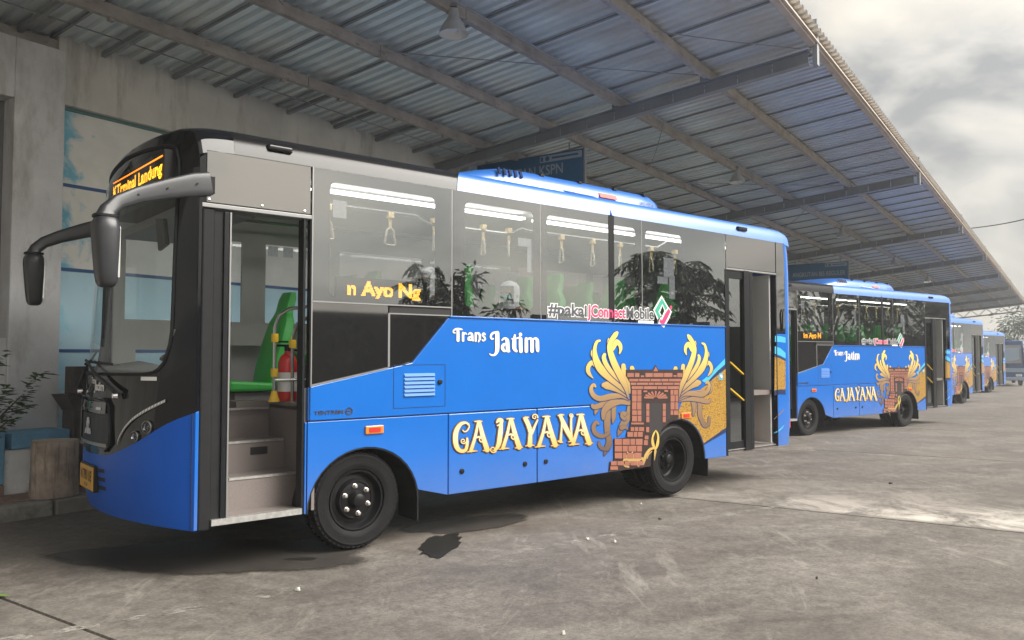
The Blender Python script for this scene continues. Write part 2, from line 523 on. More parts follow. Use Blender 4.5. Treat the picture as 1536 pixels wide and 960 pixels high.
def frange(a, b, n): return [a + (b - a) * k / n for k in range(n + 1)]
def ylist(a, b, n=24):
    # denser near the corners
    out = []
    for t in frange(0, 1, n):
        y = W / 2 * (1 - math.copysign(abs(1 - 2 * t) ** 0.6, 1 - 2 * t))
        out.append(y)
    out = sorted(set([a, b] + [y for y in out if a < y < b]))
    return out

def loft(mb, ys, lo, hi, nz, off=0.0):
    mb.grid([[FP(y, lo(y) + (hi(y) - lo(y)) * k / nz, off) for k in range(nz + 1)] for y in ys])

def arch(cx, cz, rx, rz, n=18, flip=False):
    pts = [(cx + rx * math.cos(a), cz + rz * math.sin(a)) for a in frange(0, math.pi, n)]
    return pts if not flip else pts[::-1]

FA = (1.352, 0.352, 0.508, 0.475)      # front wheel arch
RA = (5.33, 0.36, 0.49, 0.485)        # rear wheel arch

def rrect(x0, x1, z0, z1, r, n=5):
    out = []
    for cx, cz, a0 in ((x1 - r, z1 - r, 0), (x0 + r, z1 - r, 90), (x0 + r, z0 + r, 180), (x1 - r, z0 + r, 270)):
        for k in range(n + 1):
            a = R(a0 + 90 * k / n); out.append((cx + r * math.cos(a), cz + r * math.sin(a)))
    return out

def surround(mb, x0, x1, z0, z1, hole, y):
    """flat plate x0..x1, z0..z1 with a rounded hole"""
    hx0, hx1, hz0, hz1, r = hole
    inner = rrect(hx0, hx1, hz0, hz1, r)
    outer = []
    per = len(inner) // 4
    for k in range(len(inner)):
        outer.append(((x1, z1), (x0, z1), (x0, z0), (x1, z0))[k // per])
    n = len(inner)
    i = mb.add([(x, y, z) for x, z in inner]); j = mb.add([(x, y, z) for x, z in outer])
    for k in range(n):
        k2 = (k + 1) % n
        if outer[k] == outer[k2]: mb.face((i + k, i + k2, j + k))
        else: mb.face((i + k, i + k2, j + k2, j + k))

# ---- lettering and ornament as flat print: tapered brush strokes
class Print:
    def __init__(self, name, mat, y0):
        self.mb = MB(); self.name = name; self.mat = mat; self.y = y0
    def ribbon(self, pts, mapf, grow=0.0, sub=5):
        """pts (u, v, width) in tracing units"""
        c = catmull(pts, sub) if len(pts) > 2 else [tuple(a + (b_ - a) * t / 3 for a, b_ in zip(pts[0], pts[1])) for t in range(4)]
        L_, R_ = [], []
        for k, (u, v, w_) in enumerate(c):
            a, b_ = c[max(k - 1, 0)], c[min(k + 1, len(c) - 1)]
            dx, dy = b_[0] - a[0], b_[1] - a[1]; ln = math.hypot(dx, dy) or 1
            h_ = max(w_, 0.5) / 2 + grow
            L_.append((u - dy / ln * h_, v + dx / ln * h_)); R_.append((u + dy / ln * h_, v - dx / ln * h_))
        # rounded ends
        def cap(p, q, w_, sgn):
            dx, dy = p[0] - q[0], p[1] - q[1]; ln = math.hypot(dx, dy) or 1
            h_ = max(w_, 0.5) / 2 + grow; an = math.atan2(dy, dx)
            return [(p[0] + h_ * math.cos(an + t), p[1] + h_ * math.sin(an + t)) for t in frange(-math.pi / 2, math.pi / 2, 6)]
        n0 = len(c) - 1
        to3 = lambda q: (lambda xz: (xz[0], self.y, xz[1]))(flank(*mapf(*q)))
        i = self.mb.add([to3(q) for q in L_]); j = self.mb.add([to3(q) for q in R_])
        for k in range(n0): self.mb.face((i + k, i + k + 1, j + k + 1, j + k))
        self.mb.poly([to3(q) for q in cap(c[0], c[1], c[0][2], 1)])
        self.mb.poly([to3(q) for q in cap(c[-1], c[-2], c[-1][2], 1)])
        self.y -= 0.00006
    def shape(self, pts, mapf):
        self.mb.poly([(x, self.y, z) for x, z in (flank(*mapf(*p)) for p in pts)])
        self.y -= 0.00006
    def raw(self, xz):
        self.mb.poly([(x, self.y, z) for x, z in xz]); self.y -= 0.00006
    def spiral(self, u, v, r, w_, mapf, grow=0.0, turns=1.4, start=0.0, cw=1):
        pts = []
        for t in frange(0, 1, int(9 * turns)):
            a = start + cw * 2 * math.pi * turns * t; rr = r * (1 - 0.78 * t)
            pts.append((u + rr * math.cos(a), v + rr * math.sin(a), w_ * (1 - 0.35 * t)))
        self.ribbon(pts, mapf, grow, 3)
    def done(self, parent, name=None):
        return self.mb.build(name or self.name, self.mat, parent, fix=False)

mapA = lambda u, v: (870 + u / 6.4, 490 + v / 6.4)
mapB = lambda u, v: (870 + u / 6.0, 600 + v / 6.0)
mapG = lambda u, v: (660 + u / 6.0, 590 + v / 6.0)
mapT = lambda u, v: (660 + u / 7.68, 470 + v / 7.68)

WING = [  # left wing strokes, tracing units of map A
    [(462, 690, 8), (440, 590, 50), (400, 500, 76), (325, 350, 76), (285, 225, 64), (290, 150, 52), (335, 80, 58), (352, 58, 36)],
    [(272, 200, 34), (272, 150, 34), (272, 118, 18)],
    [(300, 210, 70), (340, 150, 70), (378, 170, 48), (388, 215, 36), (376, 258, 14)],
    [(385, 540, 8), (310, 450, 46), (250, 365, 52), (226, 300, 50), (232, 268, 38)],
    [(450, 650, 10), (370, 560, 70), (290, 490, 92), (200, 410, 92), (150, 315, 72), (138, 220, 42), (156, 150, 34), (186, 134, 26)],
    [(150, 320, 50), (118, 270, 40), (112, 232, 18)],
    [(190, 410, 70), (120, 345, 56), (78, 385, 50), (80, 440, 46), (122, 494, 10)],
    [(470, 690, 12), (400, 620, 70), (320, 575, 100), (250, 562, 90), (228, 560, 60)],
    [(468, 705, 12), (400, 668, 44), (300, 668, 70), (190, 690, 64), (125, 655, 56), (104, 595, 44), (128, 556, 36), (146, 575, 24)],
    [(478, 620, 60), (440, 500, 66), (420, 420, 58), (414, 372, 50)],
    [(505, 440, 66), (496, 395, 50)],
    [(470, 730, 60), (380, 722, 60), (290, 745, 90), (230, 810, 66), (222, 880, 40)],
    [(320, 715, 40), (220, 745, 60), (140, 770, 60), (118, 755, 40)],
    [(170, 770, 40), (155, 805, 46), (142, 838, 12)],
    [(330, 730, 50), (322, 800, 52), (322, 868, 50), (312, 925, 12)],
]
WING_LOW = [  # lower scroll, map B
    [(250, 110, 70), (244, 190, 70), (246, 290, 60), (262, 370, 62), (246, 430, 66), (216, 496, 10)],
    [(256, 300, 34), (200, 325, 46), (140, 300, 50), (120, 245, 44), (142, 200, 40), (165, 215, 24)],
    [(250, 440, 40), (200, 436, 40), (172, 400, 34), (172, 378, 20)],
    [(450, 60, 60), (430, 130, 56), (388, 118, 44), (356, 116, 12)],
    [(440, 150, 60), (400, 200, 76), (362, 270, 60), (340, 322, 8)],
    [(372, 250, 50), (408, 244, 40), (430, 270, 8)],
    [(400, 170, 40), (376, 150, 34), (370, 120, 20)],
]

def rear_arch_clip():
    return [(RA[0] + (RA[2] + .004) * math.cos(a), RA[1] + (RA[3] + .004) * math.sin(a)) for a in frange(R(8), R(180), 22)]

def build_artwork(bus):
    # tower axis on the flank
    ax = (flank(*mapA(722, 600))[0])
    # gold batik field behind
    q = Print('batik_panel', 'batik', -0.0016)
    top = [flank(*mapA(*p)) for p in [(1392, 404), (1290, 490), (1215, 560), (1100, 640), (985, 700), (950, 800)]]
    right_low = flank(*mapB(1303, 248)); low = flank(*mapB(1118, 368))
    arc = [(RA[0] + (RA[2] + .006) * math.cos(a), RA[1] + (RA[3] + .006) * math.sin(a)) for a in frange(R(22), R(120), 14)]
    q.raw([(6.232, top[0][1])] + top[1:] + arc[::-1] + [(6.232, right_low[1])])
    q.done(bus)
    q = Print('cyan_band', 'cyan', -0.0010)
    q.shape([(1392, 305), (1310, 390), (1240, 460), (1170, 520), (1215, 545), (1262, 500), (1320, 430), (1392, 368)], mapA); q.done(bus)
    q = Print('navy_band', 'blue_dark', -0.0013)
    q.shape([(1392, 362), (1320, 425), (1245, 505), (1215, 560), (1280, 495), (1392, 410)], mapA)
    q.done(bus); q = Print('navy_band', 'blue_dark', -0.0013)
    q.raw([(6.232, right_low[1] + .012), (low[0] - .02, low[1] + 0.01), (low[0] - .015, low[1] - 0.05), (6.232, right_low[1] - 0.055)])
    q.done(bus)
    # wings: every stroke has its own navy edge; the right wing is the mirror image about the tower's axis
    EXTRA = ([(1130, 690, 40), (1150, 760, 50), (1150, 840, 52), (1170, 900, 50), (1200, 950, 50), (1235, 930, 34), (1240, 870, 24)],
             [(1080, 700, 46), (1095, 780, 44), (1085, 850, 20)],
             [(950, 700, 50), (1040, 690, 56), (1140, 700, 56), (1225, 720, 46), (1250, 690, 16)],
             [(950, 690, 44), (1040, 650, 56), (1140, 630, 56), (1225, 630, 46), (1258, 590, 30), (1245, 540, 18)])
    for mirror in (False, True):
        pr = Print('gold_wing', ['gold_leaf', 'blue_dark'], -0.0024)
        jobs = [(s, mapB) for s in WING_LOW] if not mirror else [(s, mapA) for s in EXTRA]
        jobs += [(s, mapA) for s in (WING if not mirror else WING[:11])][::-1]
        for s, mp in jobs:
            flip = mirror and s not in EXTRA
            for col, g in ((1, 5.0), (0, 0.0)):
                pr.mb.cur = col
                n0 = len(pr.mb.v)
                k_ = .80 if col == 0 else .80
                pr.ribbon([(a_ + (-2.5 if col else 0), b_ + (3 if col else 0), c_ * k_) for a_, b_, c_ in s], mp, g)
                if flip:
                    for k in range(n0, len(pr.mb.v)):
                        x, y, z = pr.mb.v[k]; pr.mb.v[k] = (2 * ax - x - 0.03, y, z - 0.012)
        pr.done(bus)
    # the brick gateway
    base = Print('gateway_print', 'tower_dark', -0.0062)
    L = lambda *p: flank(*p)
    left = [mapA(437, 412), mapA(437, 470), mapA(478, 540), mapA(484, 610), mapA(478, 900), mapB(445, 215), mapB(438, 250), mapB(412, 300), mapB(412, 338), mapB(298, 348), mapB(298, 545), mapB(262, 556), mapB(254, 634)]
    lp = [L(*p) for p in left]
    rt = [L(*p) for p in (mapA(722, 365), )]
    right = [L(*p) for p in (mapA(748, 412), mapA(988, 412), mapA(984, 480), mapA(958, 540), mapA(948, 610), mapA(942, 880))]
    clip = [p for p in rear_arch_clip() if p[0] < right[-1][0] - 0.01]
    basez = 0.362
    clip = [p for p in clip if p[1] > basez]
    base.raw([L(*mapA(696, 412)), rt[0]] + right + clip + [(clip[-1][0], basez), (lp[-1][0], basez)] + lp[:-1][::-1])
    base.done(bus)
    arx, arz = RA[2] + .018, RA[3] + .018
    def clear(x, z):
        return ((x - RA[0]) / arx) ** 2 + ((z - RA[1]) / arz) ** 2 > 1.0
    door = Print('gateway_opening', 'door_dark', -0.0068)
    for r_ in ([(664, 735), (780, 735), (782, 950), (660, 950)], [(588, 735), (622, 735), (624, 905), (592, 905)], [(822, 735), (860, 735), (862, 890), (824, 890)]):
        door.shape(r_, mapA)
    door.shape([mapB(*p) for p in []] or [(622, 50), (735, 50), (722, 300), (622, 300)], mapB) if False else None
    door.raw([L(*mapA(664, 900)), L(*mapA(780, 900)), L(*mapB(722, 290)), L(*mapB(622, 300))])
    door.done(bus)
    br = Print('gateway_bricks', 'brick_print', -0.0076)
    r2 = random.Random(3)
    def row(u0, u1, v0, v1, n, mp, jit=0.25, gap=3.0):
        cuts = [u0 + (u1 - u0) * (k + (r2.uniform(-jit, jit) if 0 < k < n else 0)) / n for k in range(n + 1)]
        for a, b_ in zip(cuts, cuts[1:]):
            if b_ - a < 2 * gap + 2: continue
            q4 = [flank(*mp(a + gap, v0 + gap)), flank(*mp(b_ - gap, v0 + gap)), flank(*mp(b_ - gap, v1 - gap)), flank(*mp(a + gap, v1 - gap))]
            if all(clear(x, z) and z > 0.368 for x, z in q4): br.raw(q4)
    br.shape([(722, 382), (746, 428), (698, 428)], mapA)
    row(446, 516, 442, 486, 1, mapA); row(520, 568, 442, 486, 1, mapA); row(620, 885, 442, 486, 3, mapA); row(926, 982, 442, 486, 1, mapA)
    row(576, 612, 466, 486, 1, mapA, gap=2); row(890, 924, 462, 484, 1, mapA, gap=2)
    row(464, 968, 498, 528, 5, mapA); row(478, 954, 534, 562, 6, mapA); row(488, 948, 568, 602, 4, mapA)
    for v0, v1, n in ((604, 656, 2), (656, 722, 2), (722, 798, 2), (800, 850, 2), (852, 912, 2)):
        row(490, 586 if n == 2 else 570, v0, v1, n, mapA)
        if v0 < 860: row(860, 940, v0, v1, 2, mapA)
    for v0, v1 in ((735, 800), (800, 860), (860, 920)):
        row(626, 662, v0, v1, 1, mapA); row(784, 820, v0, v1, 1, mapA)
    for k in range(9):                                   # carved lintel: a fan of petals
        a = R(170 - 160 * k / 8)
        br.ribbon([(720 + 24 * math.cos(a), 690 - 16 * math.sin(a), 6), (720 + 105 * math.cos(a), 690 - 64 * math.sin(a), 20)], mapA, 0, 2)
    row(600, 640, 610, 630, 1, mapA, gap=2); row(800, 840, 606, 628, 1, mapA, gap=2)
    row(482, 606, 918, 940, 1, mapA, gap=2); row(826, 916, 900, 918, 1, mapA, gap=2)
    row(446, 572, 240, 282, 3, mapB); row(416, 560, 284, 334, 3, mapB)
    row(584, 618, 240, 292, 1, mapB); row(572, 612, 316, 356, 1, mapB); row(564, 606, 358, 408, 1, mapB)
    row(618, 720, 305, 360, 2, mapB); row(612, 720, 362, 410, 2, mapB)
    for v0, v1, n, u1 in ((346, 406, 4, 558), (408, 466, 4, 552), (470, 528, 4, 548)):
        row(302, u1, v0, v1, n, mapB)
    row(600, 700, 412, 460, 2, mapB); row(560, 690, 462, 520, 2, mapB)
    row(268, 690, 546, 590, 7, mapB); row(262, 690, 592, 630, 6, mapB)
    br.done(bus)
    fl = Print('gold_flourish', 'flame', -0.0096)
    fl.ribbon([(672, 450, 10), (652, 400, 26), (646, 345, 16), (660, 300, 14), (676, 272, 6)], mapB)
    fl.ribbon([(672, 450, 10), (690, 400, 26), (698, 345, 18), (692, 300, 14), (676, 272, 6)], mapB)
    fl.ribbon([(672, 460, 22), (668, 500, 12), (664, 540, 6)], mapB)
    fl.ribbon([(676, 432, 16), (630, 440, 22), (596, 480, 26), (575, 530, 26), (566, 580, 8)], mapB)
    fl.ribbon([(640, 462, 8), (612, 490, 10), (598, 525, 8)], mapB)
    fl.ribbon([(384, 545, 10), (420, 520, 60), (470, 530, 90), (510, 560, 60), (520, 590, 20)], mapB)
    fl.ribbon([(418, 500, 14), (424, 476, 14), (416, 466, 6)], mapB)
    fl.ribbon([(450, 500, 30), (462, 480, 22), (470, 466, 8)], mapB)
    fl.ribbon([(380, 560, 10), (395, 590, 16), (430, 600, 18)], mapB)
    fl.ribbon([(520, 540, 20), (552, 525, 24), (570, 560, 14)], mapB)
    fl.done(bus)

    # name lettering
    LET = []; SP = []
    LET += [[(252, 284, 14), (228, 264, 22), (180, 278, 34), (142, 340, 46), (134, 420, 48), (150, 490, 44), (190, 520, 34), (228, 505, 30), (240, 450, 28), (240, 405, 18)],
            [(252, 270, 8), (258, 300, 12), (240, 335, 12), (214, 345, 10), (200, 330, 8)]]
    SP += [(203, 428, 26, 10, 0.5, 1)]
    for du, dv in ((0, 0), (288, -24), (612, -44), (918, -62)):
        LET += [[(338 + du, 262 + dv, 22), (312 + du, 390 + dv, 28), (274 + du, 515 + dv, 34)], [(350 + du, 258 + dv, 30), (382 + du, 390 + dv, 44), (420 + du, 508 + dv, 48)],
                [(308 + du, 254 + dv, 10), (345 + du, 250 + dv, 14), (372 + du, 252 + dv, 10)], [(240 + du, 528 + dv, 6), (280 + du, 520 + dv, 14), (330 + du, 518 + dv, 6)],
                [(384 + du, 516 + dv, 6), (420 + du, 510 + dv, 14), (452 + du, 508 + dv, 6)], [(310 + du, 404 + dv, 8), (345 + du, 392 + dv, 18), (372 + du, 404 + dv, 12)]]
        SP += [(366 + du, 414 + dv, 30, 13, -1.2, 1)]
    LET += [[(546, 250, 30), (538, 350, 44), (526, 440, 44), (510, 485, 34), (488, 515, 16)], [(505, 262, 14), (524, 240, 36), (552, 244, 30), (540, 275, 20), (512, 290, 12)]]
    SP += [(472, 504, 30, 12, 0.6, 1)]
    LET += [[(764, 228, 42), (790, 285, 42), (808, 350, 38)], [(872, 240, 14), (845, 300, 22), (820, 360, 26)], [(808, 340, 34), (806, 400, 40), (802, 464, 46)],
            [(764, 474, 6), (804, 466, 14), (842, 468, 6)], [(744, 222, 8), (765, 216, 14), (792, 214, 8)]]
    SP += [(846, 212, 28, 11, 0.2, -1), (806, 312, 22, 9, 0.8, 1)]
    LET += [[(1092, 205, 12), (1088, 320, 16), (1080, 420, 24)], [(1076, 200, 30), (1125, 310, 46), (1182, 422, 34)], [(1176, 200, 18), (1174, 310, 20), (1184, 424, 12)],
            [(1056, 200, 8), (1080, 192, 14), (1108, 194, 8)], [(1056, 430, 10), (1078, 434, 26), (1098, 440, 8)], [(1150, 436, 6), (1185, 428, 12), (1210, 426, 6)]]
    SP += [(1172, 200, 20, 9, 0.9, -1)]
    sh = Print('name_shadow', 'blue_dark', -0.0012); ed = Print('name_edge', 'letter_edge', -0.0040); fi = Print('name_lettering', 'letter_fill', -0.0080)
    for pr, g, du, dv in ((sh, 7, -5, 5), (ed, 4.5, 0, 0), (fi, 0, 0, 0)):
        for s in LET: pr.ribbon([(a + du, b_ + dv, c * (1 if pr is not fi else .92)) for a, b_, c in s], mapG, g, 4)
        for u, v_, r_, w_, st, cw in SP: pr.spiral(u + du, v_ + dv, r_, w_, mapG, g * .6, 1.25, st, cw)
        pr.done(bus)
    TR = [[(203, 186, 32), (205, 250, 34), (204, 312, 34)], [(176, 226, 10), (154, 222, 16), (152, 200, 16), (180, 182, 22), (215, 180, 24), (252, 186, 14)],
          [(262, 226, 26), (262, 270, 28), (262, 314, 28)], [(268, 248, 12), (285, 228, 22), (302, 240, 12)],
          [(322, 244, 12), (345, 226, 20), (366, 246, 28), (368, 290, 30), (378, 316, 18)], [(362, 266, 12), (330, 280, 24), (328, 305, 24), (360, 308, 14)],
          [(408, 228, 24), (408, 270, 26), (408, 316, 26)], [(412, 246, 12), (436, 226, 20), (454, 250, 26), (454, 296, 24), (438, 330, 12)],
          [(518, 244, 14), (500, 228, 18), (486, 250, 20), (506, 272, 22), (516, 300, 20), (492, 316, 16), (482, 302, 12)],
          [(656, 226, 46), (656, 320, 50), (655, 420, 46), (630, 474, 28), (590, 482, 18), (570, 466, 12)], [(660, 216, 20), (610, 226, 26), (582, 258, 24), (590, 292, 22), (612, 292, 14)],
          [(712, 308, 18), (735, 288, 22), (768, 306, 40), (775, 370, 46), (780, 432, 40), (800, 436, 14)], [(764, 350, 16), (728, 362, 34), (716, 400, 38), (740, 434, 28), (770, 420, 14)],
          [(858, 250, 20), (852, 320, 46), (852, 400, 46), (876, 436, 26), (888, 430, 10)], [(824, 294, 14), (860, 292, 18), (900, 282, 14)],
          [(925, 294, 42), (925, 360, 44), (928, 436, 42)], [(922, 240, 38), (924, 246, 38)], [(900, 284, 14), (912, 268, 12), (922, 262, 10)],
          [(990, 294, 38), (990, 360, 40), (990, 436, 40)], [(996, 306, 14), (1030, 288, 26), (1054, 310, 38), (1056, 370, 42), (1056, 436, 40)],
          [(1060, 306, 14), (1092, 288, 26), (1116, 310, 38), (1118, 370, 42), (1122, 430, 36), (1134, 434, 10)]]
    sh = Print('script_shadow', 'blue_dark', -0.0012); fi = Print('script_lettering', 'white', -0.0040)
    for pr, g, du, dv in ((sh, 3.5, -3, 3), (fi, 0, 0, 0)):
        for s in TR: pr.ribbon([(a + du, b_ + dv, c) for a, b_, c in s], mapT, g, 4)
        pr.done(bus)

    # hashtag sticker on the glass: white keyline below, three colours of lettering on top
    parts = [("#pakai", 'grey_text', 3.345, 3.875), ("JConnect", 'red_text', 3.885, 4.455), ("Mobile", 'grey_text', 4.470, 4.915)]
    key = MB()
    y = -0.0030
    for body, mt, x0, x1 in parts:
        vs, _ = text_mesh(body, 0.02); bx = text_bounds(vs)
        low, high = (1.912 if 'p' in body else 1.945), 2.075
        z0 = 1.950 + (bx[2] / (bx[3] - min(bx[2], 0))) * 0 
        hgt = 0.125 / 0.74
        mp = lambda a, b_: (a, y, b_)
        sx = (x1 - x0) / (bx[1] - bx[0])
        bk = 0.075
        vs2, fs2 = text_mesh(body, bk)
        n = key.add([(x0 + (a - bx[0]) * sx, -0.0022, 1.958 + b_ * hgt) for a, b_ in vs2])
        for f in fs2: key.face([n + k for k in f])
        m2 = MB(); vs3, fs3 = text_mesh(body, 0.022)
        n = m2.add([(x0 + (a - bx[0]) * sx, -0.0045, 1.958 + b_ * hgt) for a, b_ in vs3])
        for f in fs3: m2.face([n + k for k in f])
        m2.build('hashtag_lettering', mt, bus, fix=False)
    key.sheet([(4.66, 1.905), (4.915, 1.905), (4.915, 1.938), (4.66, 1.938)], -0.0027)
    def band(pts, w_):
        out_ = []
        for side in (1, -1):
            seq = pts if side == 1 else pts[::-1]
            for k, p in enumerate(seq):
                a, b_ = seq[max(k - 1, 0)], seq[min(k + 1, len(seq) - 1)]
                dx, dz = b_[0] - a[0], b_[1] - a[1]; ln = math.hypot(dx, dz)
                miter = 1.35 if 0 < k < len(seq) - 1 else 1.0
                out_.append((p[0] - dz / ln * w_ / 2 * miter, p[1] + dx / ln * w_ / 2 * miter))
        return out_
    cx, cz = 5.06, 2.055
    g_ = band([(cx - .045, cz - .075), (cx - .095, cz - .005), (cx, cz + .115), (cx + .075, cz + .02)], .046)
    r_ = band([(cx - .04, cz - .105), (cx + .005, cz - .135), (cx + .075, cz - .045), (cx + .125, cz + .015)], .046)
    for poly, y_ in ((band([(cx - .045, cz - .075), (cx - .095, cz - .005), (cx, cz + .115), (cx + .075, cz + .02)], .085), -0.0022),
                     (band([(cx - .05, cz - .105), (cx + .005, cz - .135), (cx + .075, cz - .045), (cx + .135, cz + .025)], .085), -0.00245)):
        key.sheet(poly, y_)
    key.build('hashtag_keyline', 'white', bus, fix=False)
    lg = MB(); lg.sheet(g_, -0.0045); lg.build('logo_diamond', 'green_text', bus, fix=False)
    lg = MB(); lg.sheet(r_, -0.0047); c2 = [(cx + .15 + .022 * math.cos(a), cz + .045 + .022 * math.sin(a)) for a in frange(0, 2 * math.pi, 12)[:-1]]
    lg.sheet(c2, -0.0047); lg.build('logo_tick', 'red_text', bus, fix=False)
def box_part(name, mat, parent, *b, bevel=0.0):
    mb = MB(); mb.box(*b); return mb.build(name, mat, parent, bevel=bevel)

def build_wheel(bus, x, y_out, width, dual=False, deep=False, name='wheel'):
    """steel rim (the part) with tyre, hub and nuts as sub-parts; y_out = outer face"""
    yo = y_out; c = (x, 0, 0.40)
    rim = MB()
    if not deep:
        prof = [(0.245, yo + .030), (0.238, yo + .018), (0.225, yo + .020), (0.215, yo + .060), (0.200, yo + .075), (0.165, yo + .070), (0.155, yo + .045), (0.120, yo + .034), (0.06, yo + .034), (0.0001, yo + .034)]
    else:
        prof = [(0.245, yo + .030), (0.238, yo + .018), (0.225, yo + .020), (0.213, yo + .07), (0.205, yo + .15), (0.19, yo + .165), (0.12, yo + .15), (0.105, yo + .12), (0.0001, yo + .12)]
    rim.lathe(prof, 40, c)
    rm = rim.build(name, 'rim', bus, smooth=True)
    ty = MB()
    w_ = width
    prof = [(0.243, yo + .035), (0.252, yo + .012), (0.275, yo + .004), (0.30, yo), (0.335, yo + .004), (0.352, yo + .001), (0.368, yo + .012), (0.385, yo + .024), (0.392, yo + .034), (0.392, yo + w_ - .034), (0.385, yo + w_ - .024), (0.335, yo + w_ - .004), (0.25, yo + w_ - .012), (0.243, yo + w_ - .035)]
    ty.lathe(prof, 56, c)
    N = 52
    for k in range(N):                      # tread blocks with shoulder lugs
        a0, a1 = 2 * math.pi * k / N, 2 * math.pi * (k + 0.62) / N
        for (ya, yb, ra, rb) in ((yo + .012, yo + .072, .388, .402), (yo + .080, yo + w_ - .080, .390, .402), (yo + w_ - .072, yo + w_ - .012, .388, .402)):
            sh = 0.5 * 2 * math.pi / N if ya > yo + .05 and yb < yo + w_ - .05 else 0
            pts0, pts1 = [], []
            for (a_, yy, rr) in ((a0, ya, ra - .022), (a1, ya, ra - .022), (a1, yb, ra), (a0, yb, ra)):
                if yb > yo + w_ - .05: rr2 = ra if yy == ya else ra - .022
                elif ya < yo + .05: rr2 = rr
                else: rr2 = ra
                pts0.append((x + (rr2 - .012) * math.cos(a_ + sh), yy, .40 + (rr2 - .012) * math.sin(a_ + sh)))
                ro = rr2 + .014
                pts1.append((x + ro * math.cos(a_ + sh), yy, .40 + ro * math.sin(a_ + sh)))
            ty.prism(pts0, pts1)
    if dual:
        ty2 = [(r_, a + w_ + .06) for r_, a in prof]
        ty.lathe(ty2, 48, c)
        for k in range(N):
            a0, a1 = 2 * math.pi * k / N, 2 * math.pi * (k + 0.6) / N
            ya, yb = yo + w_ + .075, yo + 2 * w_ + .04
            ty.prism([(x + .38 * math.cos(a), yy, .40 + .38 * math.sin(a)) for a, yy in ((a0, ya), (a1, ya), (a1, yb), (a0, yb))],
                     [(x + .404 * math.cos(a), yy, .40 + .404 * math.sin(a)) for a, yy in ((a0, ya), (a1, ya), (a1, yb), (a0, yb))])
    ty.build('tyre', 'tyre', rm, smooth=True)
    hb = MB()
    d0 = yo + (.12 if deep else .034)
    hb.lathe([(0.075, d0), (0.07, d0 - .02), (0.055, d0 - .035), (0.052, d0 - .06), (0.03, d0 - .07), (0.0001, d0 - .071)], 24, c)
    if not deep: hb.lathe([(0.155, yo + .046), (0.150, yo + .030), (0.142, yo + .030), (0.138, yo + .036)], 40, c)
    hb.build('hub', 'rim', rm, smooth=True)
    for k in range(6):
        a = R(90 + 60 * k + 8); nt_ = MB()
        cx, cz = x + .112 * math.cos(a), .40 + .112 * math.sin(a)
        if deep: cx, cz = x + .085 * math.cos(a), .40 + .085 * math.sin(a)
        nt_.lathe([(0.021, d0), (0.021, d0 - .006), (0.016, d0 - .008), (0.016, d0 - .03), (0.011, d0 - .034), (0.0001, d0 - .034)], 6, (cx, 0, cz))
        nt_.build('lug_nut', 'nut' if not deep else 'rim', rm)
    return rm

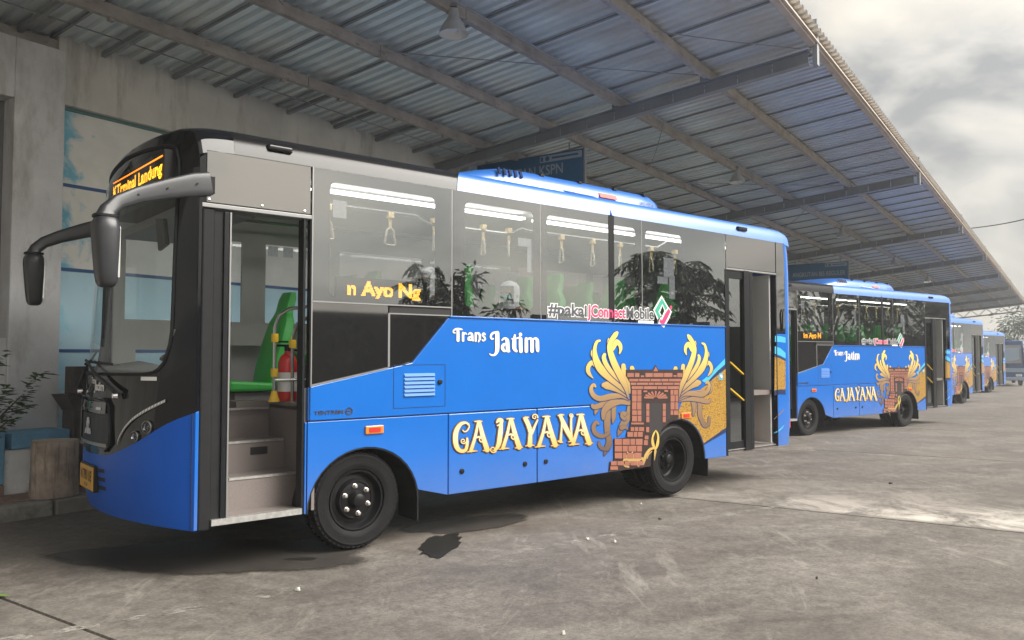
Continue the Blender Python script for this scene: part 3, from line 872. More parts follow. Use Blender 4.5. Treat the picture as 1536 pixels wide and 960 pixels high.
def build_bus():
    bus = empty('city_bus', BUS_O, BUS_A)
    P = bus
    G = 0.004                                    # half the gap at a panel joint
    # ---------------- flank, lower skirt panels
    fa = arch(*FA); ra = arch(*RA)
    lo = .355
    def panel(xz, mat='blue', name='skirt_panel', y0=0.0, y1=.03, bev=.006):
        mb = MB(); mb.plate(xz, y0, y1); return mb.build(name, mat, P, bevel=bev)
    panel([(.822, lo), (.838, lo), (.838, 1.052), (.822, 1.052)])
    panel([(.846, lo)] + [p for p in fa[::-1] if p[1] >= lo][0:] + [(2.158, lo), (2.158, 1.052), (.846, 1.052)])
    panel([(2.168, lo), (3.196, lo), (3.196, 1.052), (2.168, 1.052)])
    panel([(3.206, lo)] + [p for p in ra[::-1] if p[1] >= lo] + [(6.232, lo), (6.232, 1.052), (3.206, 1.052)])
    up = [(.846, 1.062), (6.232, 1.062), (6.232, 1.893), (2.162, 1.893), (1.79, 1.502), (1.562, 1.458), (.862, 1.322), (.846, 1.318)]
    panel(up, name='side_panel')
    mb = MB(); mb.box(2.17, 6.232, -.012, .01, 1.896, 1.910); mb.build('belt_moulding', 'blue', P, bevel=.003)
    # inner skin behind the joints, with the wheel housings cut out
    fa2 = arch(FA[0], FA[1], FA[2] + .0, FA[3] + .0); ra2 = arch(RA[0], RA[1], RA[2], RA[3])
    mb = MB()
    mb.plate([(.83, .40)] + [p for p in fa2[::-1] if p[1] > .40] + [(4.6, .40)] + [p for p in ra2[::-1] if p[1] > .40] + [(6.23, .40), (6.23, 1.885), (2.10, 1.885), (1.78, 1.49), (.83, 1.31)], .032, .05)
    mb.build('inner_skin', 'inner_dark', P)
    for (cx, cz, rx, rz) in (FA, RA):
        mb = MB()
        pts = arch(cx, cz, rx + .004, rz + .004)
        mb.grid([[(x, .03, z) for x, z in pts], [(x, .62, z) for x, z in pts]])
        mb.poly([(x, .62, z) for x, z in pts])
        mb.build('wheel_housing', 'chassis', P)
        lip = MB()
        for q in (0, 1):
            pass
        a_in = arch(cx, cz, rx - .012, rz - .012); a_out = arch(cx, cz, rx + .002, rz + .002)
        lip.grid([[(x, .004, z) for x, z in a_out], [(x, .004, z) for x, z in a_in], [(x, .05, z) for x, z in a_in]])
        lip.build('arch_lip', 'rubber', P)
    # ---------------- service hatch with louvres, side marker lamps, latches, badge
    mb = MB()
    hx0, hx1, hz0, hz1 = 1.605, 2.130, 1.122, 1.486
    for b_ in ((hx0, hx1, hz1 - .005, hz1), (hx0, hx1, hz0, hz0 + .005), (hx0, hx0 + .005, hz0, hz1), (hx1 - .005, hx1, hz0, hz1)):
        mb.box(b_[0], b_[1], -.0015, .004, b_[2], b_[3])
    ht = mb.build('service_hatch', 'blue_dark', P)
    for k in range(6):
        z = 1.222 + .033 * k; lv = MB()
        lv.prism([(1.705, -.001, z), (2.02, -.001, z), (2.02, -.001, z + .026), (1.705, -.001, z + .026)],
                 [(1.71, -.014, z), (2.015, -.014, z), (2.015, -.004, z + .022), (1.71, -.004, z + .022)])
        lv.build('louvre', 'louvre_blue', ht)
    lt = MB(); lt.lathe([(.022, -.001), (.022, -.012), (.016, -.014), (.0001, -.014)], 16, (2.07, 0, 1.335)); lt.build('latch', 'satin', ht)
    for (x, z) in ((2.31, .545), (3.045, .545), (3.31, .545)):
        lt = MB(); lt.lathe([(.024, .0), (.024, -.008), (.014, -.012), (.0001, -.010)], 16, (x, 0, z)); lt.build('panel_latch', 'satin', P, smooth=True)
    for (x, z, w_) in ((1.425, .962, .085), (5.455, .880, .085)):
        lp = MB(); lp.box(x - w_, x + w_, -.016, .0, z - .034, z + .034)
        l_ = lp.build('marker_lamp', 'amber', P, bevel=.010)
        lp = MB(); lp.box(x - w_ * .6, x + w_ * .6, -.020, -.016, z - .018, z + .018); lp.build('reflector', 'redlens', l_)
    bd = MB(); put_text(bd, "TENTREM", lambda a, b_: (a, -.004, b_), (.895, 1.145, 1.105, 1.135), 0.03)
    c_ = (1.195, 1.122)
    ring = [(c_[0] + .034 * math.cos(a), -.004, c_[1] + .030 * math.sin(a)) for a in frange(0, 2 * math.pi, 20)]
    ring2 = [(c_[0] + .024 * math.cos(a), -.004, c_[1] + .020 * math.sin(a)) for a in frange(0, 2 * math.pi, 20)]
    bd.grid([ring, ring2]); bd.poly([(c_[0] - .022, -.0042, c_[1] - .004), (c_[0] + .024, -.0042, c_[1] - .002), (c_[0] + .024, -.0042, c_[1] + .006), (c_[0] - .022, -.0042, c_[1] + .004)])
    bd.build('maker_badge', 'chrome', P, fix=False)
    # ---------------- window band
    panes = [(.868, 2.192, 1.990, 3.030, (1.020, 2.020, 2.030, 2.935, .05)),
             (2.206, 3.248, 1.914, 3.030, (2.345, 3.160, 2.000, 2.940, .05)),
             (3.262, 4.726, 1.914, 3.030, (3.340, 4.630, 2.000, 2.935, .05)),
             (4.740, 6.255, 1.914, 3.030, (4.800, 5.420, 2.000, 2.930, .05))]
    for k, (x0, x1, z0, z1, hole) in enumerate(panes):
        mb = MB(); mb.sheet([(x0, z0), (x1, z0), (x1, z1), (x0, z1)], 0.0)
        g = mb.build('window_glass', 'glass', P, fix=False)
        mb = MB(); surround(mb, x0, x1, z0, z1, hole, .010); mb.build('window_border', 'frit', g, fix=False)
        if k == 2:
            mb = MB(); mb.box(4.205, 4.285, -.004, .009, 1.93, 3.03); mb.build('drip_channel', 'satin', g)
    mb = MB()
    for x in (2.199, 3.255, 4.733):
        mb.box(x - .005, x + .005, .002, .02, 1.912, 3.03)
    mb.box(.862, 6.26, .012, .05, 3.030, 3.05)
    mb.build('glass_seal', 'trim', P)
    # low front glass under the first window, split by a slim bar
    mb = MB(); mb.sheet([(.872, 1.342), (1.545, 1.470), (1.545, 1.975), (.872, 1.975)], 0.0); g = mb.build('lower_glass', 'panel_black', P, fix=False)
    mb = MB(); mb.sheet([(1.572, 1.474), (1.785, 1.514), (2.145, 1.890), (1.572, 1.905)], 0.0); mb.build('lower_glass', 'panel_black', P, fix=False)
    mb = MB()
    mb.box(1.548, 1.566, -.006, .02, 1.468, 1.915)
    mb.box(.866, 2.195, -.006, .02, 1.977, 1.988) ; mb.box(1.566, 2.17, -.005, .02, 1.906, 1.916)
    mb.prism([(.866, -.006, 1.326), (1.556, -.006, 1.458), (1.556, -.006, 1.468), (.866, -.006, 1.338)], [(.866, .02, 1.326), (1.556, .02, 1.458), (1.556, .02, 1.468), (.866, .02, 1.338)])
    mb.box(.862, .872, -.006, .02, 1.32, 3.03)
    mb.build('glass_trim', 'trim', P)
    mb = MB(); mb.box(1.566, 2.2, .006, .03, 1.86, 1.99); mb.build('filler_strip', 'frit', P)
    # panels over the doors
    mb = MB(); mb.plate([(.052, 2.655), (.852, 2.655), (.852, 3.03), (.052, 3.03)], 0, .02); dp = mb.build('door_header_panel', 'panel_black', P, bevel=.004)
    mb = MB(); mb.box(.02, .86, -.008, .03, 2.618, 2.648); mb.build('rain_gutter', 'trim', P, bevel=.004)
    for x in (.07, .46, .80):
        s_ = MB(); s_.lathe([(.010, 0), (.010, -.004), (.0001, -.006)], 10, (x, 0, 2.675)); s_.build('screw', 'chrome', dp)
    mb = MB(); mb.plate([(6.268, 2.628), (7.345, 2.628), (7.345, 3.03), (6.268, 3.03)], 0, .02); mb.build('door_header_panel', 'panel_black', P, bevel=.004)
    mb = MB(); mb.box(6.262, 7.35, -.008, .03, 2.600, 2.622); mb.build('rain_gutter', 'trim', P, bevel=.004)
    # ---------------- rear corner and back
    prof = [(7.355, 0.0), (7.60, 0.0), (7.66, .008), (7.705, .035), (7.735, .08), (7.75, .15), (7.775, .6), (7.785, 1.15)]
    prof = prof + [(x, W - y) for x, y in prof[::-1][1:]]
    def wrap(z): return -.10 if z < .5 else 0
    zs = [.40, .50, .75, 1.2, 1.6, 1.84]
    def rear_x(x, z):
        return x + (-.05 * max(0, (.75 - z) / .35) if x > 7.5 else 0) - (.05 * max(0, (z - 2.6) / .45) ** 2 if x > 7.5 else 0)
    mb = MB(); mb.grid([[(rear_x(x, z), y, z) for x, y in prof] for z in zs]); mb.build('rear_body', 'blue', P, smooth=True)
    zs2 = [1.84, 2.2, 2.6, 2.85, 3.03]
    mb = MB(); mb.grid([[(rear_x(x, z), y, z) for x, y in [(7.562, 0.0)] + prof[1:-1] + [(7.562, W)]] for z in zs2]); mb.build('rear_pillar', 'blue', P, smooth=True)
    mb = MB(); mb.plate([(7.36, 1.85), (7.556, 1.85), (7.556, 3.03), (7.36, 3.03)], 0.0, .02); mb.build('quarter_glass', 'panel_black', P)
    mb = MB(); mb.box(7.795, 7.80, .35, 1.75, 2.0, 2.85); mb.build('rear_window', 'panel_black', P)
    for yy in (.09, W - .09):
        mb = MB(); mb.box(7.70, 7.752, yy - .035, yy + .035, .60, .74); mb.build('tail_lamp', 'redlens', P, bevel=.012)
    # graphics on the rear corner
    def rq(name, mat, pts, y):
        mb = MB(); mb.sheet([flank(1080 + a / 3.31, 400 + b_ / 3.31) for a, b_ in pts], y); mb.build(name, mat, P, fix=False)
    rq('rear_cyan_band', 'cyan', [(273, 343), (300, 345), (325, 352), (325, 378), (300, 374), (273, 373)], -.0012)
    rq('rear_pale_band', 'cyan', [(272, 395), (300, 405), (325, 428), (325, 456), (300, 442), (272, 432)], -.0012)
    rq('rear_navy_band', 'blue_dark', [(271, 436), (300, 446), (325, 460), (325, 636), (300, 634), (270, 640)], -.0010)
    rq('rear_gold_patch', 'batik', [(271, 446), (300, 456), (325, 470), (325, 610), (300, 609), (270, 614)], -.0020)
    rq('rear_tan_stroke', 'gold_leaf', [(268, 760), (300, 725), (320, 704), (308, 724), (285, 745), (268, 755)], -.0012)
    rq('rear_cyan_stroke', 'cyan', [(267, 828), (295, 808), (320, 784), (310, 802), (290, 820), (267, 826)], -.0012)
    # ---------------- roof: side cove + top, black in front, blue behind
    ys = [y for y, z in ROOF] + [W - y for y, z in ROOF[::-1][1:]]
    def cut(y): return 2.25 + .28 * min(1, min(y, W - y) / .3)
    mb = MB()
    rows = [[(.25, y, zr(y)) for y in ys], [(1.2, y, zr(y)) for y in ys], [(cut(y) - .004, y, zr(y)) for y in ys]]
    mb.grid(rows); mb.build('roof_front', 'roof_black', P, smooth=True)
    mb = MB()
    def rend(x, y): return zr(y) - .07 * max(0, (x - 7.45) / .3) ** 2
    mb.grid([[(min(x, 7.745 - .07 * (1 - min(1, min(y, W - y) / .15))) if x > 7.5 else (cut(y) + .004 if x < 3 else x), y, rend(x, y)) for y in ys] for x in (2.3, 4.0, 5.5, 7.3, 7.55, 7.66, 7.72, 7.75)])
    mb.build('roof', 'blue_roof', P, smooth=True)
    for x in (.60, 6.62):
        mb = MB()
        mb.sweep([(x - .10, .030, 3.128), (x - .085, .018, 3.128), (x + .085, .018, 3.128), (x + .10, .030, 3.128)], [(.012, .012), (.03, .026), (.03, .026), (.012, .012)])
        mb.build('clearance_lamp', 'black', P, smooth=True)
    # ---------------- roof air conditioner
    ac = MB(); ac.cur = 0
    secs = []
    for x, k in ((2.45, .06), (2.62, .34), (2.85, .66), (3.1, .92), (3.35, 1.0), (4.2, 1.0), (5.05, .97), (5.28, .90), (5.36, .70), (5.40, .2)):
        h_ = .185 * k; y0 = .26 + .10 * (1 - k)
        row = [(y0, 3.245), (y0 + .015, 3.262 + h_ * .25), (y0 + .045, 3.27 + h_ * .55), (y0 + .10, 3.272 + h_ * .80), (y0 + .22, 3.275 + h_ * .97), (.75, 3.285 + h_), (1.15, 3.29 + h_)]
        row = row + [(W - a, b_) for a, b_ in row[::-1][1:]]
        secs.append([(x, a, b_) for a, b_ in row])
    ac.grid(secs); ac.poly(secs[0]); ac.poly(secs[-1])
    acu = ac.build('roof_air_conditioner', 'blue_roof', P, smooth=True)
    for x in (2.95, 3.02, 3.09, 3.16, 3.23):
        v_ = MB(); v_.prism([(x, .285, 3.33), (x + .03, .285, 3.33), (x + .06, .345, 3.405), (x + .03, .345, 3.405)], [(x, .27, 3.335), (x + .03, .27, 3.335), (x + .06, .33, 3.41), (x + .03, .33, 3.41)]); v_.build('vent_slot', 'blue_dark', acu)
    for x in (3.55, 4.1, 4.65, 5.15):
        v_ = MB(); v_.box(x, x + .05, .33, .40, 3.405, 3.43); v_.build('cover_clip', 'satin', acu)
    v_ = MB(); v_.prism([(4.35, .255, 3.275), (4.62, .255, 3.275), (4.62, .282, 3.325), (4.35, .282, 3.325)], [(4.35, .25, 3.277), (4.62, .25, 3.277), (4.62, .277, 3.327), (4.35, .277, 3.327)]); v_.build('warning_sticker', 'red_sticker', acu)
    v_ = MB(); put_text(v_, "GRG 157 A", lambda a, b_: (a, .258 + (b_ - 3.265) * .55 - .004, b_), (5.0, 5.27, 3.275, 3.315), .02); v_.build('unit_lettering', 'grey_text', acu, fix=False)
    # rear roof pipe beside the unit
    mb = MB(); mb.tube([(4.245, -.004, 3.03), (4.245, .05, 3.16), (4.15, .16, 3.24), (3.9, .24, 3.27), (3.75, .30, 3.29)], .012, 6); mb.build('drain_hose', 'blue', P, smooth=True)

    # ---------------- front shell
    ys_all = ylist(0, W, 40)
    mb = MB(); loft(mb, ys_all, zbot, zblue, 8)
    # turned-under lower edge
    mb.grid([[FP(y, zbot(y)) for y in ys_all], [FP(y, zbot(y)) + Vector((.05, 0, -.018)) for y in ys_all], [FP(y, zbot(y)) + Vector((.05 + .25 * S_(y), 0, -.02)) for y in ys_all]])
    bump_ = mb.build('front_bumper', 'bumper_blue', P, smooth=True, fix=True)
    mb = MB(); loft(mb, ys_all, zblue, lambda y: zgb(y) if .17 < y < W - .17 else 1.75, 6)
    yl = ylist(0, .17, 40); yr = ylist(W - .17, W, 40)
    yl = frange(0, .17, 6); yr = frange(W - .17, W, 6)
    loft(mb, yl, lambda y: 1.75, lambda y: min(2.90, zk(y)), 8); loft(mb, yr, lambda y: 1.75, lambda y: min(2.90, zk(y)), 8)
    def top_of(y): return zk(y)
    inner_ys = [.17] + [y for y in ys_all if .17 < y < W - .17] + [W - .17]
    loft(mb, frange(0, .17, 6), lambda y: min(2.90, zk(y)), top_of, 2); loft(mb, frange(W - .17, W, 6), lambda y: min(2.90, zk(y)), top_of, 2)
    loft(mb, inner_ys, zgt, top_of, 3)
    rows = []
    allys = frange(0, .17, 8)[:-1] + inner_ys + frange(W - .17, W, 8)[1:]
    for t in frange(0, 1, 7):
        a = t * math.pi / 2
        rows.append([(F(y, zk(y)) + (.25 - F(y, zk(y))) * (1 - math.cos(a)), y, zk(y) + (zr(y) - zk(y)) * math.sin(a)) for y in allys])
    mb.grid(rows)
    fm = mb.build('front_mask', 'black', P, smooth=True)
    mb = MB(); loft(mb, inner_ys, zgb, zgt, 20, -.004); ws = mb.build('windscreen', 'glass_front', P, smooth=True)
    # rubber seal round the screen
    mb = MB()
    loop = [FP(y, zgb(y), .002) for y in inner_ys] + [FP(W - .17, z, .002) for z in frange(1.75, 2.9, 6)] + [FP(y, zgt(y), .002) for y in inner_ys[::-1]] + [FP(.17, z, .002) for z in frange(2.9, 1.75, 6)]
    mb.tube(loop + [loop[0]], .013, 6, cap=False); mb.build('screen_seal', 'rubber', ws, smooth=True)
    # strip between nose and door: blue below, black above; then rubber post
    mb = MB(); mb.plate([(.0, .345), (.026, .345), (.026, 1.175), (.0, 1.165)], 0, .03); mb.build('corner_strip', 'blue', P, bevel=.004)
    mb = MB()
    for y0 in (0.016,):
        pts = [FP(y0, z, .002) for z in frange(.35, zblue(y0), 8)]
        mb.tube(pts, .004, 5)
    mb.build('bumper_joint', 'blue_dark', P)
    mb = MB(); mb.plate([(.0, 1.168), (.026, 1.177), (.026, 2.60), (.05, 2.655), (.05, 3.01), (.0, 2.97)], 0, .03); mb.build('corner_pillar', 'black', P, bevel=.004)
    mb = MB(); mb.box(.030, .118, .006, .05, .335, 2.615); mb.build('door_post', 'rubber', P, bevel=.012)
    mb = MB(); mb.box(.852, .866, .0, .05, 1.06, 2.615); mb.box(.800, .818, .006, .10, .36, 2.615); mb.build('rear_door_post', 'satin', P)
    mb = MB(); mb.box(6.238, 6.266, -.004, .05, .36, 2.60); mb.build('door_jamb', 'satin', P); mb = MB(); mb.box(7.335, 7.354, -.004, .06, .40, 2.60); mb.build('door_jamb', 'satin', P)

    # ---------------- front details
    def on_front(pts, off): return [FP(y, z, off) for y, z in pts]
    # grille recess with frame
    gz0, gz1, gy0, gy1 = .865, 1.235, .735, W - .735
    mb = MB()
    fr = [(gy0 + .06, gz1), (gy1 - .06, gz1), (gy1, gz1 - .05), (gy1 + .03, gz0 + .05), (gy1 - .03, gz0), (gy0 + .03, gz0), (gy0 - .03, gz0 + .05), (gy0, gz1 - .05)]
    loop = on_front(fr + [fr[0]], .012)
    mb.tube(loop, .016, 6); grf = mb.build('grille_frame', 'black', P, smooth=True)
    mb = MB(); mb.grid([[FP(y, z, .006) for y in frange(gy0 + .02, gy1 - .02, 8)] for z in (gz0 + .04, 1.12)]); mb.build('grille_mesh', 'satin', grf)
    mb = MB(); mb.grid([[FP(y, z, .014) for y in frange(gy0 + .06, gy1 - .06, 8)] for z in (1.13, 1.215)]); mb.build('grille_visor', 'panel_black', grf)
    mb = MB(); mb.grid([[FP(y, z, .016) for y in frange(gy0 + .02, gy1 - .02, 8)] for z in (gz0 + .02, gz0 + .045)]); mb.build('grille_bar', 'trim', grf)
    # three-diamond emblem
    mb = MB()
    cy, cz, s_ = W / 2, 1.005, .048
    for a in (90, 210, 330):
        a = R(a); u = Vector((math.cos(a), math.sin(a)))
        v1 = Vector((math.cos(a + R(30)), math.sin(a + R(30)))); v2 = Vector((math.cos(a - R(30)), math.sin(a - R(30))))
        q = [(0, 0), tuple(v1 * s_), tuple((v1 + v2) * s_), tuple(v2 * s_)]
        A_ = [FP(cy + p[0], cz + p[1], .012) for p in q]; B_ = [FP(cy + p[0], cz + p[1], .026) for p in q]
        mb.prism(A_, B_)
    mb.build('three_diamond_emblem', 'badge', grf)
    # script on the nose
    mb = MB()
    put_text(mb, "Trans", lambda a, b_: FP(W - a, b_, .006), (1.10, 1.25, 1.345, 1.395), .02)
    put_text(mb, "Jatim", lambda a, b_: FP(W - a, b_, .006), (1.21, 1.43, 1.275, 1.365), .04)
    mb.build('nose_lettering', 'white', P, fix=False)
    mb = MB(); put_text(mb, "7", lambda a, b_: FP(W - a, b_, .016), (1.12, 1.18, 1.135, 1.21), .03); mb.build('fleet_number', 'green_text', P, fix=False)
    for y in (.92, 1.38):
        mb = MB(); mb.grid([[FP(a, z, .017) for a in frange(y - .05, y + .05, 3)] for z in (1.155, 1.175)]); mb.build('visor_badge', 'chrome', P)
    # head lamps, running-light strip on both sides
    for sg in (0, 1):
        my = (lambda y: y) if sg == 0 else (lambda y: W - y)
        mb = MB()
        drl = [(.195, 1.245), (.28, 1.205), (.38, 1.155), (.47, 1.10), (.55, 1.03), (.605, .955), (.615, .915)]
        c = catmull(drl, 4)
        A_ = [FP(my(y), z + .012, .010) for y, z in c]; B_ = [FP(my(y), z - .012, .010) for y, z in c]
        mb.grid([A_, B_]); dr = mb.build('running_light', 'trim', P)
        for k in range(0, len(c) - 1):
            y, z = c[k]; y2, z2 = c[k + 1]
            mb = MB(); mb.poly([FP(my(y + (y2 - y) * .15), z + .008, .0125), FP(my(y + (y2 - y) * .8), z2 + .008, .0125), FP(my(y + (y2 - y) * .8), z2 - .006, .0125), FP(my(y + (y2 - y) * .15), z - .006, .0125)])
            mb.build('light_cell', 'white', dr, fix=False)
        for (y, z, r_) in ((.435, .985, .040), (.33, 1.055, .048)):
            n = (FP(my(y), z, .1) - FP(my(y), z)).normalized()
            rot = n.to_track_quat('Y', 'Z').to_matrix()
            b = FP(my(y), z)
            def ring(prof, seg, mat, nm, par):
                m2 = MB(); rows = []
                for r2, a2 in prof:
                    rows.append([b + rot @ Vector((r2 * math.cos(t), a2, r2 * math.sin(t))) for t in frange(0, 2 * math.pi, seg)[:-1]])
                m2.grid(rows, True); return m2.build(nm, mat, par, smooth=True)
            hl = ring([(r_, -.01), (r_, .014), (r_ * .82, .018), (r_ * .74, .004), (r_ * .5, -.004), (.0005, -.006)], 20, 'lamp_ring', 'head_lamp', P)
            ring([(r_ * .70, .006), (r_ * .5, .02), (r_ * .25, .027), (.0005, .029)], 20, 'lens', 'lamp_lens', hl)
    # bumper slots and number plate
    for z in (.575, .640, .705):
        mb = MB()
        for (a, b_) in ((.80, .95), (W - .95, W - .80)):
            mb.grid([[FP(y, zz, .003) for y in frange(a, b_, 4)] for zz in (z - .014, z + .014)])
        mb.build('bumper_slot', 'chassis', P)
    mb = MB(); mb.box(-.428, -.39, .935, 1.365, .532, .732); pf = mb.build('plate_frame', 'satin', P, bevel=.006)
    mb = MB(); mb.box(-.434, -.428, .95, 1.35, .545, .718); mb.build('number_plate', 'plate', pf)
    mb = MB(); put_text(mb, "N 7901 UE", lambda a, b_: (-.4355, W - a, b_), (.985, 1.315, .605, .690), .02); put_text(mb, "05.28", lambda a, b_: (-.4355, W - a, b_), (1.1, 1.2, .565, .590), .01); mb.build('plate_number', 'plate_ink', pf, fix=False)
    mb = MB(); mb.grid([[FP(y, z, .006) for y in (.27, .34, .41)] for z in (1.385, 1.412)]); mb.build('inspection_sticker', 'white', P)
    # wipers: two arms with blades
    for (y0, y1, z1) in ((.62, 1.35, 1.53), (1.60, 2.10, 1.60)):
        mb = MB(); mb.tube([FP(y0, 1.27, .02), FP(y0, 1.30, .05), FP((y0 + y1) / 2, 1.44, .05), FP(y1, z1, .03)], [.022, .018, .012, .008], 6)
        wp = mb.build('wiper_arm', 'satin', P, smooth=True)
        mb = MB(); mb.tube([FP(y, 1.455 + .03 * (y - y0) + .04, .020) for y in frange(max(.3, y1 - .62), min(2.05, y1 + .25), 6)], .010, 5); mb.build('wiper_blade', 'rubber', wp)
        mb = MB(); mb.lathe([(.025, 0), (.02, -.03), (.0001, -.035)], 12, (0, 0, 0)); 
        piv = FP(y0, 1.27, .03); mb.v = [(p[1] + piv.x, p[0] + piv.y, p[2] + piv.z) for p in mb.v]; mb.build('wiper_pivot', 'chrome', wp, smooth=True)
    # mirrors on long arms
    for sg in (0, 1):
        my = (lambda y: y) if sg == 0 else (lambda y: W - y if y > -.03 else W - y * 2.6)
        path = [(.075, my(-.020), 2.785), (-.03, my(-.024), 2.765), (-.23, my(-.032), 2.705), (-.42, my(-.045), 2.635), (-.54, my(-.055), 2.575), (-.60, my(-.06), 2.515), (-.615, my(-.06), 2.46)]
        secs = [(.014, .082), (.020, .082), (.022, .068), (.028, .056), (.036, .050), (.050, .050), (.062, .062)]
        mb = MB(); mb.sweep(path, secs); arm = mb.build('mirror_arm', 'mirror_shell', P, smooth=True)
        mb = MB(); yb = my(-.020)
        mb.box(.055, .105, min(yb - .004, yb + .03), max(yb - .004, yb + .03), 2.715, 2.84); mb.build('arm_hinge', 'satin', arm, bevel=.006)
        for q in (1, 2, 3):
            px, py, pz = path[q]; s_ = MB(); s_.lathe([(.007, 0), (.007, -.004), (.0001, -.004)], 8, (px, py - (.030 if sg == 0 else -.03), pz)); s_.build('arm_screw', 'chassis', arm)
        mb = MB(); rows = []
        for (z, hx, hy, dx) in ((2.462, .045, .060, 0), (2.455, .064, .090, 0), (2.43, .076, .104, 0), (2.38, .080, .108, .002), (2.25, .074, .102, .006), (2.10, .066, .092, .012), (2.04, .058, .082, .014), (2.015, .046, .062, .014), (2.008, .03, .04, .014)):
            row = []
            for q in range(20):
                an = 2 * math.pi * q / 20; ca, sa = math.cos(an), math.sin(an)
                row.append((-.615 + dx + hx * math.copysign(abs(ca) ** .6, ca), my(-.06) + hy * math.copysign(abs(sa) ** .6, sa), z))
            rows.append(row)
        mb.grid(rows, True); mb.poly(rows[0]); mb.poly(rows[-1])
        hd = mb.build('mirror_head', 'mirror_shell', P, smooth=True)
        mb = MB(); mb.box(-.551, -.539, my(-.06) - .075, my(-.06) + .075, 2.07, 2.40); mb.build('mirror_glass', 'chrome', hd)
        mb = MB()
        for (z, hx, hy) in ((2.470, .072, .080), (2.488, .070, .078)):
            pass
        mb.sweep([(-.615, my(-.06), 2.462), (-.615, my(-.06), 2.478)], [(.072, .075), (.072, .075)]); mb.build('mirror_collar', 'satin', hd, smooth=True)
    # ---------------- destination display behind the screen
    dx = lambda y: -.165 - .02 * (y - .3)
    mb = MB(); mb.prism([(dx(.25) + .0, .25, 2.70), (dx(1.62), 1.62, 2.70), (dx(1.62), 1.62, 3.05), (dx(.25), .25, 3.05)], [(.08, .25, 2.70), (.08, 1.62, 2.70), (.08, 1.62, 3.05), (.08, .25, 3.05)])
    db = mb.build('destination_display', 'frit', P)
    mb = MB(); dot_text(mb, "KTrminal Landung", lambda a, b_: (dx(1.8 - a) - .006, 1.8 - a, b_), (.27, 1.52, 2.845, 2.975), 14, .03); mb.build('amber_lettering', 'led', db, fix=False)
    mb = MB(); mb.poly([(dx(y) - .004, y, z) for y, z in ((.28, 3.0), (1.54, 3.0), (1.54, 3.012), (.28, 3.012))]); mb.build('display_edge', 'led_edge', db, fix=False)
    mb = MB(); mb.box(.0, .5, .2, W - .2, 2.62, 2.69); mb.build('header_shelf', 'inner_dark', P)
    mb = MB(); mb.prism([(-.14, .34, 2.56), (-.12, .60, 2.60), (-.08, .66, 2.36), (-.10, .40, 2.38)], [(-.11, .34, 2.56), (-.09, .60, 2.60), (-.05, .66, 2.36), (-.07, .40, 2.38)]); mb.build('interior_mirror', 'satin', P, bevel=.008)
    # dashboard and steering wheel
    mb = MB(); mb.prism([(-.22, .35, 1.12), (.10, .35, 1.12), (.06, .35, 1.46), (-.20, .35, 1.44)], [(-.22, 1.95, 1.12), (.25, 1.95, 1.12), (.16, 1.95, 1.52), (-.18, 1.95, 1.46)]); mb.build('dashboard', 'inner_dark', P, bevel=.02)
    mb = MB(); c0 = Vector((.42, 1.52, 1.62)); ax = Vector((-.45, 0, 1)).normalized(); u = Vector((0, 1, 0)); v_ = ax.cross(u)
    mb.tube([c0 + (u * math.cos(t) + v_ * math.sin(t)) * .22 for t in frange(0, 2 * math.pi, 24)], .014, 6, cap=False)
    for t in (R(90), R(210), R(330)): mb.tube([c0, c0 + (u * math.cos(t) + v_ * math.sin(t)) * .22], .010, 5)
    mb.tube([c0, c0 - ax * .35], .03, 6); mb.build('steering_wheel', 'rubber', P, smooth=True)

    # ---------------- far flank (window openings through which the wall shows)
    mb = MB(); y0, y1 = W - .03, W
    mb.box(.0, 7.6, y0, y1, .36, 1.30)
    mb.box(.0, 7.6, y0, y1, 2.72, 3.05)
    mb.box(.0, 7.6, y0, y1, 1.62, 1.90)
    for x0, x1 in ((.0, .10), (.58, .66), (1.20, 1.45), (2.15, 2.30), (3.4, 3.5), (4.8, 4.9), (6.2, 6.3), (7.3, 7.6)): mb.box(x0, x1, y0, y1, 1.90, 2.72)
    for x0, x1 in ((.0, .20), (.66, .80), (1.10, 7.6)): mb.box(x0, x1, y0, y1, 1.30, 1.62)
    mb.build('side_wall', 'inner', P)
    mb = MB(); mb.box(.02, 7.55, W - .018, W - .012, 1.32, 2.70); mb.build('side_glass', 'far_glass', P)
    mb = MB(); mb.box(.0, 1.1, W + .004, W + .01, .36, 1.29); mb.box(1.1, 7.6, W + .004, W + .01, .36, 1.88); mb.build('skirt_panel', 'blue', P)
    # ---------------- interior
    mb = MB(); mb.box(.93, 7.3, .055, W - .04, 1.06, 1.12); mb.box(.32, .93, .86, W - .04, 1.06, 1.12); mb.build('floor', 'vinyl', P)
    mb = MB(); mb.box(.12, 7.55, .05, W - .04, 3.0, 3.02); mb.build('ceiling_lining', 'ceiling', P)
    mb = MB(); mb.box(.88, 6.25, .05, .055, 1.12, 1.93); mb.build('wall_lining', 'inner', P)
    mb = MB(); mb.box(7.30, 7.33, .4, W - .04, 1.12, 3.0); mb.box(6.27, 7.33, 1.15, 1.18, .40, 1.12); mb.box(7.28, 7.31, .06, 1.15, .44, 2.6); mb.build('rear_bulkhead', 'inner', P)
    mb = MB(); mb.box(6.27, 7.28, .02, 1.14, .385, .42); rs = mb.build('rear_step', 'vinyl', P); mb = MB(); mb.box(6.27, 7.30, -.002, .05, .421, .428); mb.build('step_edging', 'alu', rs)
    mb = MB(); mb.box(6.30, 7.26, .62, 1.14, .42, .70); mb.box(6.30, 7.26, .90, 1.14, .70, .98); mb.build('rear_stair', 'vinyl', P)
    for zc in (.70, .98):
        pass
